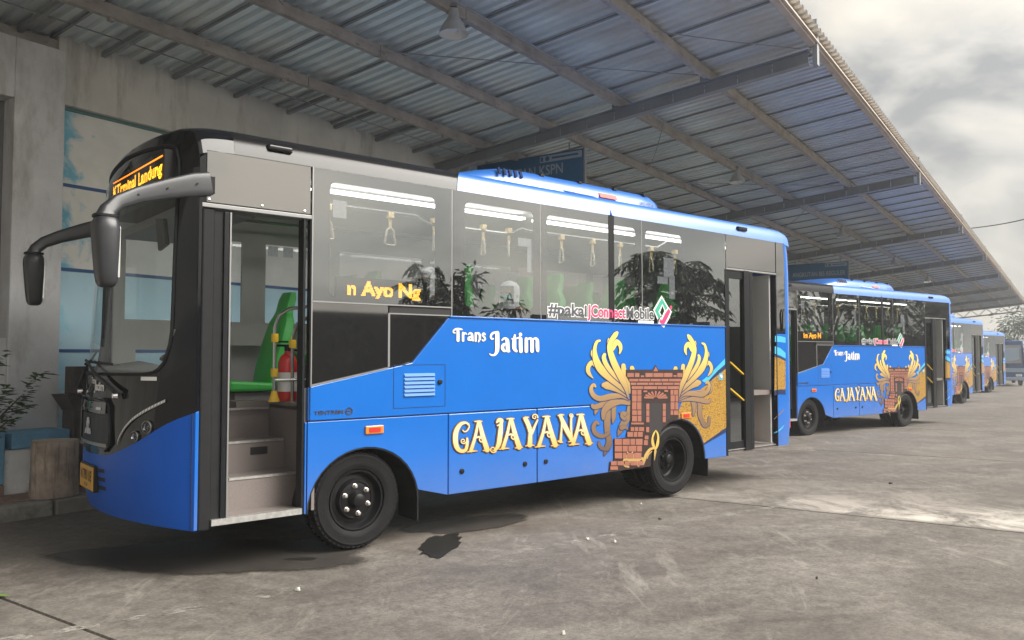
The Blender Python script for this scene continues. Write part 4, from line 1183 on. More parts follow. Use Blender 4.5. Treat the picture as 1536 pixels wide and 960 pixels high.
    # lamps along the ceiling
    for x0, x1 in ((1.05, 2.30), (2.42, 3.35), (3.50, 5.05), (5.15, 6.1)):
        mb = MB(); mb.box(x0, x1, .34, .42, 2.935, 2.955); mb.build('ceiling_light', 'strip', P)
    # grab rail and hanging straps
    mb = MB(); mb.tube([(.98, .52, 2.86), (2.15, .52, 2.86), (2.30, .52, 2.80), (3.30, .52, 2.80), (3.44, .52, 2.87), (3.56, .52, 2.86), (5.6, .52, 2.86), (5.75, .46, 2.95)], .016, 6)
    mb.tube([(.98, W - .52, 2.86), (6.2, W - .52, 2.86)], .016, 6); mb.build('ceiling_rail', 'steel', P, smooth=True)
    def strap(x, y, z0, swing=0.0, edge=False):
        mb = MB(); mb.box(x - .016, x + .016, y - .006, y + .006, z0 - .13, z0 + .02); mb.box(x - .026, x + .026, y - .026, y + .026, z0 - .03, z0 + .02)
        st = mb.build('hanging_strap', 'strap', P)
        mb = MB(); c, s_ = math.cos(swing), math.sin(swing)
        pts = [(0, -.12), (.035, -.14), (.055, -.24), (.060, -.265), (.045, -.278), (-.045, -.278), (-.060, -.265), (-.055, -.24), (-.035, -.14), (0, -.12)]
        mb.tube([(x + a * c, y + a * s_, z0 + b_) for a, b_ in pts], .011, 6, cap=False)
        mb.build('strap_handle', 'handle', st, smooth=True)
    for x, sw in ((1.26, .2), (1.88, .1), (2.36, 1.1), (2.95, 1.2), (3.28, .9), (4.02, 1.2), (4.50, 1.15), (4.95, .5), (5.50, 1.1), (5.95, .4)): strap(x, .52, 2.84, sw)
    for x, sw in ((1.9, .5), (3.6, .8)): strap(x, W - .52, 2.84, sw)
    # notices on far windows and panes
    for (x0, x1, y, z0, z1) in ((1.05, 1.17, .02, 2.66, 2.80), (2.98, 3.14, .02, 2.60, 2.68), (3.10, 3.18, .025, 2.36, 2.68), (5.12, 5.30, .02, 2.44, 2.66), (5.22, 5.32, .024, 2.20, 2.46), (5.02, 5.2, .026, 2.36, 2.44), (1.32, 1.42, 1.9, 2.55, 2.65), (1.48, 1.58, 1.9, 2.55, 2.65), (1.64, 1.74, 1.9, 2.55, 2.65), (3.3, 3.55, 1.9, 2.2, 2.5), (4.4, 4.6, 1.9, 2.3, 2.6)):
        mb = MB(); mb.box(x0, x1, y, y + .003, z0, z1); mb.build('notice_sheet', 'paper', P)
    # the side display
    mb = MB(); mb.box(1.12, 2.02, .085, .12, 1.995, 2.20); sd = mb.build('side_display', 'frit', P)
    mb = MB(); dot_text(mb, "n Ayo Ng", lambda a, b_: (a, .080, b_), (1.215, 1.925, 2.012, 2.175), 16, .045, .9); mb.build('amber_lettering', 'led', sd, fix=False)
    # seats
    def seat(x, y, zb=1.12, driver=False):
        w_ = .22
        mb = MB()
        mb.prism([(x - .02, y - w_, zb + .36), (x + .42, y - w_, zb + .36), (x + .42, y - w_, zb + .43), (x - .02, y - w_, zb + .46)], [(x - .02, y + w_, zb + .36), (x + .42, y + w_, zb + .36), (x + .42, y + w_, zb + .43), (x - .02, y + w_, zb + .46)])
        st = mb.build('driver_seat' if driver else 'passenger_seat', 'seat', P, bevel=.025)
        mb = MB(); rows = []
        for (t, hw, th) in ((0, .21, .06), (.15, .225, .075), (.40, .225, .07), (.58, .20, .06), (.64, .15, .05), (.68, .12, .05), (.80, .12, .05), (.86, .10, .035)):
            xc = x + .40 + .26 * t; zc = zb + .42 + t
            rows.append([(xc + th * math.copysign(abs(math.cos(a)) ** .5, math.cos(a)), y + hw * math.copysign(abs(math.sin(a)) ** .5, math.sin(a)), zc) for a in frange(0, 2 * math.pi, 16)[:-1]])
        mb.grid(rows, True); mb.poly(rows[-1]); mb.build('seat_back', 'seat', st, smooth=True)
        mb = MB(); mb.box(x + .05, x + .38, y - .16, y + .16, zb + (.03 if driver else 0.0), zb + .35); mb.build('seat_base', 'inner_dark', st)
    seat(.74, 1.50, .88, True)
    for x in (1.95, 3.12, 4.05, 4.95):
        for y in (.32, .80): seat(x, y)
    for x in (1.55, 2.5, 3.4, 4.3, 5.2, 6.1):
        for y in (1.30, 1.78): seat(x, y)
    # ---------------- front steps
    for k, (y0, z0, z1) in enumerate(((.26, .40, .640), (.55, .640, .880), (.86, .880, 1.122))):
        mb = MB(); mb.box(.14 if k else .34, .905, y0, 1.2, z0 - .03, z1 - (.0 if k < 2 else .004)); s_ = mb.build('step', 'vinyl', P)
        mb = MB(); mb.box(.14 if k else .34, .90, y0 - .006, y0 + .028, z1 + .0005, z1 + .006); mb.box(.14 if k else .34, .90, y0 - .007, y0 - .001, z1 - .012, z1 + .006); mb.build('step_edging', 'alu', s_)
    mb = MB(); mb.prism([(.14, .05, .40), (.34, .26, .40), (.34, .8, .40), (.14, .8, .40)], [(.14, .05, .638), (.34, .26, .638), (.34, .8, .638), (.14, .8, .638)]); mb.build('step_wing', 'vinyl', P)
    mb = MB(); mb.box(.12, .80, -.004, .30, .362, .40); tp = mb.build('tread_plate', 'vinyl', P)
    mb = MB()
    mb.box(.12, .80, -.012, -.004, .364, .403); mb.box(.12, .80, -.012, .045, .4005, .4065)
    for k in range(34):
        x = .13 + .0197 * k
        mb.prism([(x, -.010, .4068), (x + .006, -.010, .4068), (x + .016, .042, .4068), (x + .010, .042, .4068)], [(x, -.010, .4095), (x + .006, -.010, .4095), (x + .016, .042, .4095), (x + .010, .042, .4095)])
    mb.build('checker_edging', 'alu', tp)
    mb = MB(); mb.box(.906, .93, .05, .86, .37, 1.15); mb.box(.906, 1.5, .056, .86, 1.125, 1.152); mb.build('step_partition', 'vinyl', P)
    mb = MB(); mb.box(.905, 1.14, .30, .86, 1.153, 1.18); mb.box(.62, .904, .862, 1.12, 1.125, 1.18); mb.build('partition_ledge', 'vinyl', P)
    mb = MB(); mb.box(.62, .76, .544, .549, .77, .83); mb.build('step_sign', 'frit', P)
    mb = MB(); mb.box(.60, 1.5, 2.03, 2.04, 1.66, 1.86); mb.build('side_trim_panel', 'inner', P)
    # rails by the first step
    mb = MB()
    mb.tube([(.86, .66, 1.18), (.86, .66, 1.80), (.89, .645, 1.90), (.96, .60, 1.955), (1.2, .50, 1.99)], .015, 8)
    mb.tube([(1.0, .62, 1.18), (1.0, .62, 1.72), (1.03, .60, 1.83), (1.10, .56, 1.88), (1.3, .5, 1.90)], .015, 8)
    mb.tube([(.86, .66, 1.36), (1.25, .5, 1.36)], .013, 8)
    rl = mb.build('grab_rail', 'steel', P, smooth=True)
    for (x, y, z) in ((.86, .66, 1.71), (.86, .66, 1.42), (1.0, .62, 1.66), (.86, .66, 1.20)):
        mb = MB(); mb.lathe([(.028, -.035), (.03, -.02), (.03, .02), (.028, .035)] if z > 1.3 else [(.05, -.02), (.035, .02), (.022, .07)], 12, (x, y, z), 'z'); mb.build('rail_joint', 'yellow', rl, smooth=True)
    # ---------------- doors
    # front leaf, folded inward at the leading edge of the opening
    mb = MB(); mb.box(.185, .225, .004, .06, .40, 2.60); mb.box(.185, .215, .06, .46, .40, .50); mb.box(.185, .215, .06, .46, 2.50, 2.60); mb.box(.185, .215, .42, .46, .50, 2.50)
    dl = mb.build('front_door', 'satin', P, bevel=.004)
    mb = MB(); mb.box(.198, .202, .06, .42, .50, 2.50); mb.build('door_glass', 'glass', dl)
    for z in (1.42, 1.20):
        mb = MB(); mb.tube([(.165, .10, z), (.165, .36, z - .15)], .014, 6); mb.build('door_handle', 'yellow', dl, smooth=True)
    mb = MB(); mb.box(.12, .185, .02, .045, .36, 2.60); mb.build('door_brush', 'rubber', dl)
    mb = MB(); mb.box(.225, .236, -.002, .010, .40, 2.60); mb.build('edge_strip', 'trim', dl)
    # rear leaf, half folded
    mb = MB()
    mb.box(6.275, 6.335, .008, .04, .41, 2.59); mb.box(6.62, 6.735, -.012, .05, .40, 2.61); mb.box(6.745, 6.815, -.006, .045, .40, 2.61)
    mb.box(6.335, 6.62, .010, .036, .41, .52); mb.box(6.335, 6.62, .010, .036, 2.50, 2.59)
    rd = mb.build('rear_door', 'satin', P, bevel=.004)
    mb = MB(); mb.box(6.335, 6.62, .022, .026, .52, 2.50); mb.build('door_glass', 'glass', rd)
    mb = MB(); mb.box(6.74, 6.77, .05, .48, .42, 2.58); mb.build('folded_leaf', 'satin', rd)
    for z in (1.48, 1.16):
        mb = MB(); mb.tube([(6.34, .008, z), (6.615, .008, z - .15)], .009, 6); mb.build('door_handle', 'yellow', rd, smooth=True)
    mb = MB(); mb.box(6.30, 7.25, .30, .33, 1.86, 1.885); mb.tube([(6.9, .4, 2.25), (7.15, .4, 2.25), (7.15, .4, 2.55)], .014, 6); mb.build('doorway_rail', 'handle', P)
    mb = MB(); mb.sheet([(6.10, 1.27), (6.17, 1.27), (6.17, 1.35), (6.10, 1.35)], -.003); em = mb.build('door_release', 'cyan', P, fix=False)
    mb = MB(); mb.lathe([(.022, -.003), (.018, -.010), (.0001, -.012)], 14, (6.135, 0, 1.31)); mb.build('release_knob', 'white', em, smooth=True)
    # aerial-like hook behind the quarter glass
    mb = MB(); mb.tube([(7.47, -.01, 1.88), (7.47, -.018, 2.10), (7.50, -.018, 2.16)], .012, 6); mb.build('wiper_hook', 'satin', P)
    # ---------------- underside
    mb = MB(); mb.box(1.9, 4.6, .40, 1.70, .42, .98); mb.box(1.0, 6.25, .62, 1.48, .50, .99); mb.box(-.1, 1.0, 1.25, 1.6, .40, .95); mb.build('chassis', 'chassis', P)
    mb = MB(); mb.box(.94, 6.25, .06, W - .04, 1.0, 1.05); mb.box(.12, .93, 1.21, W - .04, 1.0, 1.05); mb.build('under_floor', 'chassis', P)
    mb = MB(); mb.tube([(1.34, .2, .40), (1.34, 1.9, .40)], .05, 8); mb.tube([(5.24, .3, .40), (5.24, 1.8, .40)], .08, 8); mb.lathe([(.001, -.2), (.16, -.12), (.16, .12), (.001, .2)], 16, (5.24, 1.05, .40)); mb.build('axle', 'chassis', P, smooth=True)
    for (x, y0, y1, z) in ((1.885, .06, .36, .16), (5.90, .03, .50, .15)):
        mb = MB(); mb.box(x, x + .012, y0, y1, z, .62); mb.build('mud_flap', 'rubber', P)
    build_wheel(P, 1.315, .055, .21); build_wheel(P, 5.255, .010, .205, dual=True, deep=True)
    for x, wd in ((1.315, .21), (5.255, .21)):
        mb = MB()
        for k in ((0, 1) if x > 2 else (0,)):
            yo = W - .26 - .25 * k
            mb.lathe([(.0001, yo), (.24, yo), (.30, yo - .005), (.385, yo + .02), (.402, yo + .04), (.402, yo + .17), (.385, yo + .19), (.30, yo + .21), (.0001, yo + .21)], 32, (x, 0, .40))
        mb.build('wheel', 'tyre', P, smooth=True)
    build_artwork(P)
    return bus
M['far_glass'] = glass('clear_side_glass', (0.92, 0.95, 0.96), 1.5)
# ------------------------------------------------------------------ the yard
CA = R(34.7)
CD = Vector((math.sin(CA), math.cos(CA), 0)); CN = Vector((-math.cos(CA), math.sin(CA), 0))   # along the canopy / away towards the wall
def can(t, c, z=0.0): return CD * t + CN * c + Vector((0, 0, z))
CROT = math.pi / 2 - CA
def ground_z(p):
    Y = p[1]
    s = max(0.0, Y - 6.0)
    s = s * s / (s + 2.0) if s > 0 else 0.0
    return -0.0122 * min(s, 64.0)

def ground_material():
    m, nt, b = new_mat('worn_concrete_yard')
    tc = nt.nodes.new("ShaderNodeTexCoord")
    def nz(scale, det, rough, stretch=None, dist=0.0):
        n = nt.nodes.new("ShaderNodeTexNoise"); n.inputs['Scale'].default_value = scale; n.inputs['Detail'].default_value = det; n.inputs['Roughness'].default_value = rough; n.inputs['Distortion'].default_value = dist
        mp = nt.nodes.new("ShaderNodeMapping"); mp.inputs['Scale'].default_value = stretch or (1, 1, 1); mp.inputs['Rotation'].default_value = (0, 0, -CROT)
        nt.links.new(tc.outputs['Object'], mp.inputs[0]); nt.links.new(mp.outputs[0], n.inputs['Vector']); return n
    n1 = nz(0.8, 9, .68, (1, 1.5, 1), .9)
    c1 = ramp_node(nt, n1.outputs['Fac'], [(.30, (.078, .068, .058)), (.50, (.118, .106, .093)), (.72, (.182, .167, .148))])
    n2 = nz(9, 8, .75, None, .4)
    c2 = ramp_node(nt, n2.outputs['Fac'], [(.3, (.62, .61, .60)), (.7, (1.34, 1.34, 1.33))])
    col = mix_node(nt, 1.0, c1.outputs[0], c2.outputs[0], 'MULTIPLY')
    n3 = nz(150, 2, .6)
    c3 = ramp_node(nt, n3.outputs['Fac'], [(.3, (.78, .78, .78)), (.7, (1.2, 1.2, 1.2))])
    col = mix_node(nt, .8, col, c3.outputs[0], 'MULTIPLY')
    n7 = nz(34, 6, .75, (1, 1.6, 1), .3)
    c7 = ramp_node(nt, n7.outputs['Fac'], [(.32, (.62, .61, .60)), (.68, (1.38, 1.38, 1.36))])
    col = mix_node(nt, .9, col, c7.outputs[0], 'MULTIPLY')
    # scuffed lighter streaks
    n4 = nz(1.6, 9, .72, (2.2, .5, 1), .8)
    f4 = ramp_node(nt, n4.outputs['Fac'], [(.57, (0, 0, 0)), (.72, (.5, .5, .5))])
    col = mix_node(nt, f4.outputs[0], col, (.34, .315, .275))
    # pale cement wash beyond the third joint, by the open side of the yard
    sp = nt.nodes.new("ShaderNodeSeparateXYZ")
    mp = nt.nodes.new("ShaderNodeMapping"); mp.inputs['Rotation'].default_value = (0, 0, -CROT)
    nt.links.new(tc.outputs['Object'], mp.inputs[0]); nt.links.new(mp.outputs[0], sp.inputs[0])
    def ramp_range(sock, a, b_, c_, d_):
        r1 = nt.nodes.new("ShaderNodeMapRange"); r1.inputs[1].default_value, r1.inputs[2].default_value = a, b_
        r2 = nt.nodes.new("ShaderNodeMapRange"); r2.inputs[1].default_value, r2.inputs[2].default_value = d_, c_
        nt.links.new(sock, r1.inputs[0]); nt.links.new(sock, r2.inputs[0])
        mm = nt.nodes.new("ShaderNodeMath"); mm.operation = 'MULTIPLY'
        nt.links.new(r1.outputs[0], mm.inputs[0]); nt.links.new(r2.outputs[0], mm.inputs[1]); return mm.outputs[0]
    band = ramp_range(sp.outputs[0], 8.47, 8.60, 8.75, 10.6)
    side = ramp_range(sp.outputs[1], -9, -8, 1.0, 4.3)
    mm = nt.nodes.new("ShaderNodeMath"); mm.operation = 'MULTIPLY'; nt.links.new(band, mm.inputs[0]); nt.links.new(side, mm.inputs[1])
    n5 = nz(1.7, 10, .74, (1.0, .75, 1), .6)
    f5 = ramp_node(nt, n5.outputs['Fac'], [(.42, (.0, .0, .0)), (.60, (.95, .95, .95))])
    m3 = nt.nodes.new("ShaderNodeMath"); m3.operation = 'MULTIPLY'; nt.links.new(mm.outputs[0], m3.inputs[0]); nt.links.new(f5.outputs[0], m3.inputs[1])
    col = mix_node(nt, m3.outputs[0], col, (.50, .465, .41))
    # brown damp tint in places
    n6 = nz(.35, 5, .6)
    f6 = ramp_node(nt, n6.outputs['Fac'], [(.5, (0, 0, 0)), (.75, (.5, .5, .5))])
    col = mix_node(nt, f6.outputs[0], col, (.125, .10, .082))
    nt.links.new(col, b.inputs['Base Color'])
    rr = ramp_node(nt, n1.outputs['Fac'], [(.3, (.62, .62, .62)), (.7, (.85, .85, .85))]); nt.links.new(rr.outputs[0], b.inputs['Roughness'])
    bp = nt.nodes.new("ShaderNodeBump"); bp.inputs['Strength'].default_value = .35; bp.inputs['Distance'].default_value = .006
    ad = nt.nodes.new("ShaderNodeMath"); ad.operation = 'ADD'; nt.links.new(n3.outputs['Fac'], ad.inputs[0]); nt.links.new(n2.outputs['Fac'], ad.inputs[1])
    nt.links.new(ad.outputs[0], bp.inputs['Height']); nt.links.new(bp.outputs[0], b.inputs['Normal'])
    return m
M['ground'] = ground_material()

def build_ground():
    joints = [2.43 + 6.02 * k for k in range(-2, 9)]
    cj = [3.0 - 6 * k for k in range(0, 3)]
    ts = [-600, -200, -60, -25] + [x for j in joints for x in (j - .013, j - .008, j + .008, j + .013)] + [j + 3 for j in joints] + [70, 80, 100, 200, 600, 1500]
    cs = [-900, -300, -100, -40] + frange(-20, 8.25, 20) + [9, 12, 20, 60, 200, 900]
    ts = sorted(ts); cs = sorted(cs)
    rows = []
    for t in ts:
        dep = any(abs(t - j) < .010 for j in joints)
        rows.append([(lambda p: (p.x, p.y, ground_z(p) - (.016 if dep else 0)))(can(t, c)) for c in cs])
    mb = MB(); mb.grid(rows)
    g = mb.build('ground', 'ground', fix=False)
    if g.data.polygons[0].normal.z < 0: g.data.flip_normals()
    tag(g, kind='structure')
build_ground()

M['old_paint'] = None
m, nt, b = new_mat('worn_line_paint')
tc = nt.nodes.new("ShaderNodeTexCoord"); n = nt.nodes.new("ShaderNodeTexNoise"); n.inputs['Scale'].default_value = 7; n.inputs['Detail'].default_value = 9; n.inputs['Roughness'].default_value = .78
nt.links.new(tc.outputs['Object'], n.inputs['Vector'])
rp = ramp_node(nt, n.outputs['Fac'], [(.50, (0, 0, 0)), (.66, (.6, .6, .6))])
nt.links.new(rp.outputs[0], b.inputs['Alpha']); b.inputs['Base Color'].default_value = (.5, .48, .43, 1); b.inputs['Roughness'].default_value = .8
M['old_paint'] = m

def ground_strip(name, pts, width, mat, dz=.004):
    """thin sheet along a polyline on the yard"""
    mb = MB(); L_, R_ = [], []
    for k, p in enumerate(pts):
        a, b_ = Vector(pts[max(k - 1, 0)]), Vector(pts[min(k + 1, len(pts) - 1)])
        t = (b_ - a).normalized(); nrm = Vector((-t.y, t.x, 0))
        for lst, s_ in ((L_, 1), (R_, -1)):
            q = Vector(p) + nrm * width / 2 * s_; lst.append((q.x, q.y, ground_z(q) + dz))
    mb.grid([L_, R_]); return mb.build(name, mat)
def interp(p, q, n): return [tuple(Vector(p) + (Vector(q) - Vector(p)) * k / n) for k in range(n + 1)]
for (a, b_) in ((can(2.05, 4.85), can(3.6, 4.25)), (can(5.0, 3.75), can(9.0, 2.35))):
    tag(ground_strip('parking_line', interp(a, b_, 12), .09, 'old_paint'), kind='structure')
tag(ground_strip('parking_line', interp(can(14.33, 4.2), can(14.2, 1.5), 12), .16, 'old_paint'), kind='structure')

# wet stains, and one sheet of painted bus shadow
def blob(name, cx, cy, rx, ry, seed, mat, rot=0.0, label=None, rough=.22, dz=.005, n=64, inner=True):
    r_ = random.Random(seed); ph = [(k, r_.uniform(0, 6.28), r_.uniform(.3, 1)) for k in (2, 3, 5, 7, 11, 17)]
    pts = []
    for a in frange(0, 2 * math.pi, n)[:-1]:
        k_ = 1 + sum(rough * w_ / (q ** .8) * math.sin(q * a + p) for q, p, w_ in ph)
        x, y = rx * k_ * math.cos(a), ry * k_ * math.sin(a)
        pts.append((cx + x * math.cos(rot) - y * math.sin(rot), cy + x * math.sin(rot) + y * math.cos(rot)))
    mb = MB()
    rings = [[(cx + (x - cx) * k_, cy + (y - cy) * k_) for x, y in pts] for k_ in (.02, .5, .86, 1.12)]
    mb.grid([[(x, y, ground_z((x, y)) + dz) for x, y in r2_] for r2_ in rings], True)
    o = mb.build(name, mat, fix=False)
    at = o.data.attributes.new('soak', 'FLOAT', 'POINT')
    at.data.foreach_set('value', [w_ for w_ in (1.0, 1.0, .72, .0) for _ in pts])
    if o.data.polygons[0].normal.z < 0: o.data.flip_normals()
    return tag(o, label, 'wet stain')
def soak_alpha(m, top, sharp):
    nt = m.node_tree; b = nt.nodes["Principled BSDF"]
    at = nt.nodes.new("ShaderNodeAttribute"); at.attribute_name = 'soak'
    n = noise_node(nt, 9, 8, .7)
    ma = nt.nodes.new("ShaderNodeMath"); ma.operation = 'MULTIPLY_ADD'; ma.inputs[1].default_value = .7
    nt.links.new(n.outputs['Fac'], ma.inputs[0]); nt.links.new(at.outputs['Fac'], ma.inputs[2])
    rp = ramp_node(nt, ma.outputs[0], [(.62 - sharp, (0, 0, 0)), (.62 + sharp, (top, top, top))])
    nt.links.new(rp.outputs[0], b.inputs['Alpha'])
M['oil'] = plain('oil_stain', (.016, .014, .012), .35, var=.3, vscale=8)
m, nt, b = new_mat('damp_and_shade_concrete')
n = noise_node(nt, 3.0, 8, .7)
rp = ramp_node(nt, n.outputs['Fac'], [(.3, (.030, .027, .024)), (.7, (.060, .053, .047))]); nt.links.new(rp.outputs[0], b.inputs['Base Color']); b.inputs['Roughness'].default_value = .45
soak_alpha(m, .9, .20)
M['damp'] = m  # colours the wet patch and also the painted shadow under the skirt
soak_alpha(M['oil'], .97, .10)
blob('damp_and_shade_patch', -2.30, 6.35, 1.22, .50, 5, 'damp', R(3), 'large dark damp patch spreading from under the front bumper', .16)
blob('damp_and_shade_patch', -.40, 7.55, .62, .30, 9, 'damp', R(38), 'dark painted shadow edge along the ground under the bus skirt behind the front wheel', .18, .0055)  # painted shade: dark sheet standing in for the bus's shadow edge
blob('oil_stain', -.585, 6.70, .15, .40, 12, 'oil', R(-14), 'black glossy oil stain with ragged lobes just behind the front wheel', .42)
blob('oil_stain', -1.62, 6.21, .115, .055, 14, 'oil', R(0), 'small oval black oil spot in front of the front wheel', .12)

# litter
M['scrap'] = plain('pale_scrap', (.6, .58, .52), .8)
M['dark_scrap'] = plain('dark_scrap', (.05, .045, .04), .8)
def gpx(u, v):
    cx, cz = (u - 768) / 1200, -(v - 480) / 1200
    ry = math.cos(_ph) - cz * math.sin(_ph); rz = math.sin(_ph) + cz * math.cos(_ph)
    t = -CAM_H / rz
    return cx * t, ry * t
for (u, v, s_, mt, lb) in ((447, 886, .03, 'scrap', 'pale crumpled paper scrap on open concrete left of the oil stain'), (961, 754, .025, 'scrap', 'tiny white paper scrap beside the rear wheel'),
                       (845, 952, .03, 'scrap', 'pale cigarette butt at the bottom edge of the yard'), (990, 778, .03, 'dark_scrap', 'dark clod beside the faint parking line'),
                       (881, 809, .028, 'scrap', 'white wrapper scrap on the near end of the parking line'), (922, 813, .035, 'scrap', 'flat pale leaf shaped scrap near the parking line'),
                       (1336, 722, .05, 'dark_scrap', 'dark crumb of dirt on the yard right of the bus'), (1225, 869, .02, 'dark_scrap', 'small dark pebble on the wide open concrete')):
    x, y = gpx(u, v); mb = MB(); r_ = random.Random(u); s_ *= .72
    pts = [(x + s_ * r_.uniform(.5, 1) * math.cos(a), y + s_ * r_.uniform(.5, 1) * .6 * math.sin(a)) for a in frange(0, 2 * math.pi, 7)[:-1]]
    z = ground_z((x, y)) + .003
    mb.prism([(a, b_, z) for a, b_ in pts], [(a * .8 + x * .2, b_ * .8 + y * .2, z + r_.uniform(.008, .02)) for a, b_ in pts])
    tag(mb.build('litter_scrap', mt), lb, 'litter')
x, y = gpx(3, 896); mb = MB(); mb.grid([[(x - .08, y - .01, .006), (x - .04, y - .03, .02), (x + .03, y - .012, .012)], [(x - .08, y, .008), (x - .04, y + .002, .028), (x + .05, y, .008)], [(x - .08, y + .01, .006), (x - .04, y + .03, .018), (x + .03, y + .012, .012)]])
M['leaf_green'] = plain('leaf_green', (.07, .13, .025), .5, var=.3)
tag(mb.build('fallen_leaf', 'leaf_green'), 'small green leaf lying at the left edge of the concrete', 'leaf')

# ------------------------------------------------------------------ kerb, pavement, terminal building
M['kerb'] = plain('kerb_stone', (.26, .25, .22), .85, var=.3, vscale=3, bump=.5, bscale=30, dirt=((.07, .075, .05), 2.5, .5))
M['paver'] = plain('red_brown_paver', (.30, .20, .16), .85, var=.25, vscale=2.5, bump=.4, bscale=40, dirt=((.12, .105, .085), 3, .48))
M['concrete'] = plain('wall_concrete', (.66, .64, .58), .85, var=.14, vscale=1.2, bump=.3, bscale=25, dirt=((.36, .34, .30), 1.4, .52, (2, 2, .35)))
M['stucco'] = plain('grey_stucco', (.64, .64, .645), .9, var=.16, vscale=1.4, bump=.9, bscale=70, dirt=((.40, .38, .36), 1.6, .50, (1.5, 1.5, .5)))
M['bench_blue'] = plain('blue_painted_concrete', (.16, .36, .54), .7, var=.2, vscale=5, dirt=((.17, .2, .2), 5, .58))
M['white_wash'] = plain('white_wash', (.78, .79, .79), .85, var=.1, vscale=5, dirt=((.2, .19, .17), 4, .55))
M['wood'] = plain('weathered_wood', (.36, .29, .235), .85, var=.35, vscale=6, bump=.6, bscale=18, dirt=((.10, .07, .05), 5, .5, (4, 4, .4)))
M['cut_wood'] = plain('cut_wood_end', (.52, .43, .33), .85, var=.3, vscale=14)
M['dark_stone'] = plain('dark_stone_post', (.075, .065, .06), .85, var=.3, vscale=6)
M['window_dark'] = plain('dark_window', (.02, .022, .03), .12, ior=1.8)
M['strip_blue'] = plain('blue_joint_strip', (.03, .10, .26), .6)
M['strip_teal'] = plain('teal_rail', (.09, .20, .19), .6)

def mural_mat(name, lo, hi, base, cloud, fade_t, cover):
    m, nt, b = new_mat(name)
    tc = nt.nodes.new("ShaderNodeTexCoord"); sp = nt.nodes.new("ShaderNodeSeparateXYZ"); nt.links.new(tc.outputs['Object'], sp.inputs[0])
    n = nt.nodes.new("ShaderNodeTexNoise"); n.inputs['Scale'].default_value = 3.2; n.inputs['Detail'].default_value = 7; n.inputs['Roughness'].default_value = .6; n.inputs['Distortion'].default_value = .5
    nt.links.new(tc.outputs['Object'], n.inputs['Vector'])
    mr = nt.nodes.new("ShaderNodeMapRange"); mr.inputs[1].default_value, mr.inputs[2].default_value = fade_t
    nt.links.new(sp.outputs[0], mr.inputs[0])
    ad = nt.nodes.new("ShaderNodeMath"); ad.operation = 'MULTIPLY_ADD'; ad.inputs[1].default_value = .95; nt.links.new(n.outputs['Fac'], ad.inputs[0]); nt.links.new(mr.outputs[0], ad.inputs[2])
    f = ramp_node(nt, ad.outputs[0], [(.60, (0, 0, 0)), (.74, (cover, cover, cover))])
    n2 = nt.nodes.new("ShaderNodeTexNoise"); n2.inputs['Scale'].default_value = 5; n2.inputs['Detail'].default_value = 8
    nt.links.new(tc.outputs['Object'], n2.inputs['Vector'])
    sh = ramp_node(nt, n2.outputs['Fac'], [(.3, base), (.7, hi)])
    cl = ramp_node(nt, n2.outputs['Fac'], [(.3, lo), (.7, cloud)])
    out = mix_node(nt, f.outputs[0], sh.outputs[0], cl.outputs[0])
    nt.links.new(out, b.inputs['Base Color']); b.inputs['Roughness'].default_value = .75
    return m
M['mural_top'] = mural_mat('painted_cloud', (.78, .77, .71), (.25, .60, .74), (.16, .46, .60), (.88, .86, .80), (-.02, 1.5), 1.0)
M['mural_low'] = mural_mat('painted_pale_sky', (.60, .80, .88), (.40, .72, .85), (.36, .68, .82), (.66, .84, .90), (-.5, 2.0), .6)

T0, T1 = -4.0, 80.0
bld = empty('terminal_building', can(4.46, 9.5), CROT, 'long grey terminal wall with a painted sky mural behind the buses', 'building')
# local frame of the building: x along the wall, y away from the yard, z up
def bpart(name, mat, *b, parent=bld, bevel=0.0):
    return box_part(name, mat, parent, *b, bevel=bevel)
bpart('wall', 'concrete', T0 - 4.46, T1 - 4.46, .12, .40, -1.2, 6.4)
bpart('beam', 'concrete', .04, 7.5, -.02, .118, 4.47, 5.30, bevel=.01)
bpart('column', 'stucco', -.50, .03, -.22, .115, -.2, 5.02, bevel=.012)
bpart('column', 'stucco', -2.6, -1.55, -.22, .115, -.2, 5.02, bevel=.012)
bpart('column', 'stucco', -1.55, -.50, -.22, .115, 4.35, 5.02, bevel=.012)
bpart('sill_wall', 'stucco', -1.55, -.50, -.20, .115, -.2, 1.75, bevel=.012)
wf = bpart('window_frame', 'inner_dark', -1.55, -.50, .02, .06, 1.75, 4.35)
bpart('window_pane', 'window_dark', -1.45, -.56, .01, .018, 1.85, 4.25, parent=wf)
for k in range(2):
    x = 7.5 + 6 * k
    bpart('column', 'stucco', x, x + .5, -.22, .115, -1.2, 5.30, bevel=.012)
for z0, z1, mt in ((3.575, 4.44, 'mural_top'), (2.585, 3.535, 'mural_top'), (1.635, 2.545, 'mural_low'), (.50, 1.595, 'mural_low')):
    o = bpart('mural_panel', mt, .04, 7.5, .085, .117, z0, z1)
for z in (3.555, 2.565, 1.615):
    bpart('joint_strip', 'strip_blue', .04, 7.5, .075, .112, z - .019, z + .019)
bpart('head_rail', 'strip_teal', .04, 7.5, .06, .110, 4.435, 4.468)
for k in range(7):                                   # openings farther along the wall
    x = 14.5 + 9.2 * k
    d_ = bpart('opening', 'window_dark', x, x + 6.5, .10, .117, .3, 3.4)
    bpart('opening_frame', 'concrete', x - .12, x + 6.62, .06, .115, 3.402, 3.60, parent=d_)
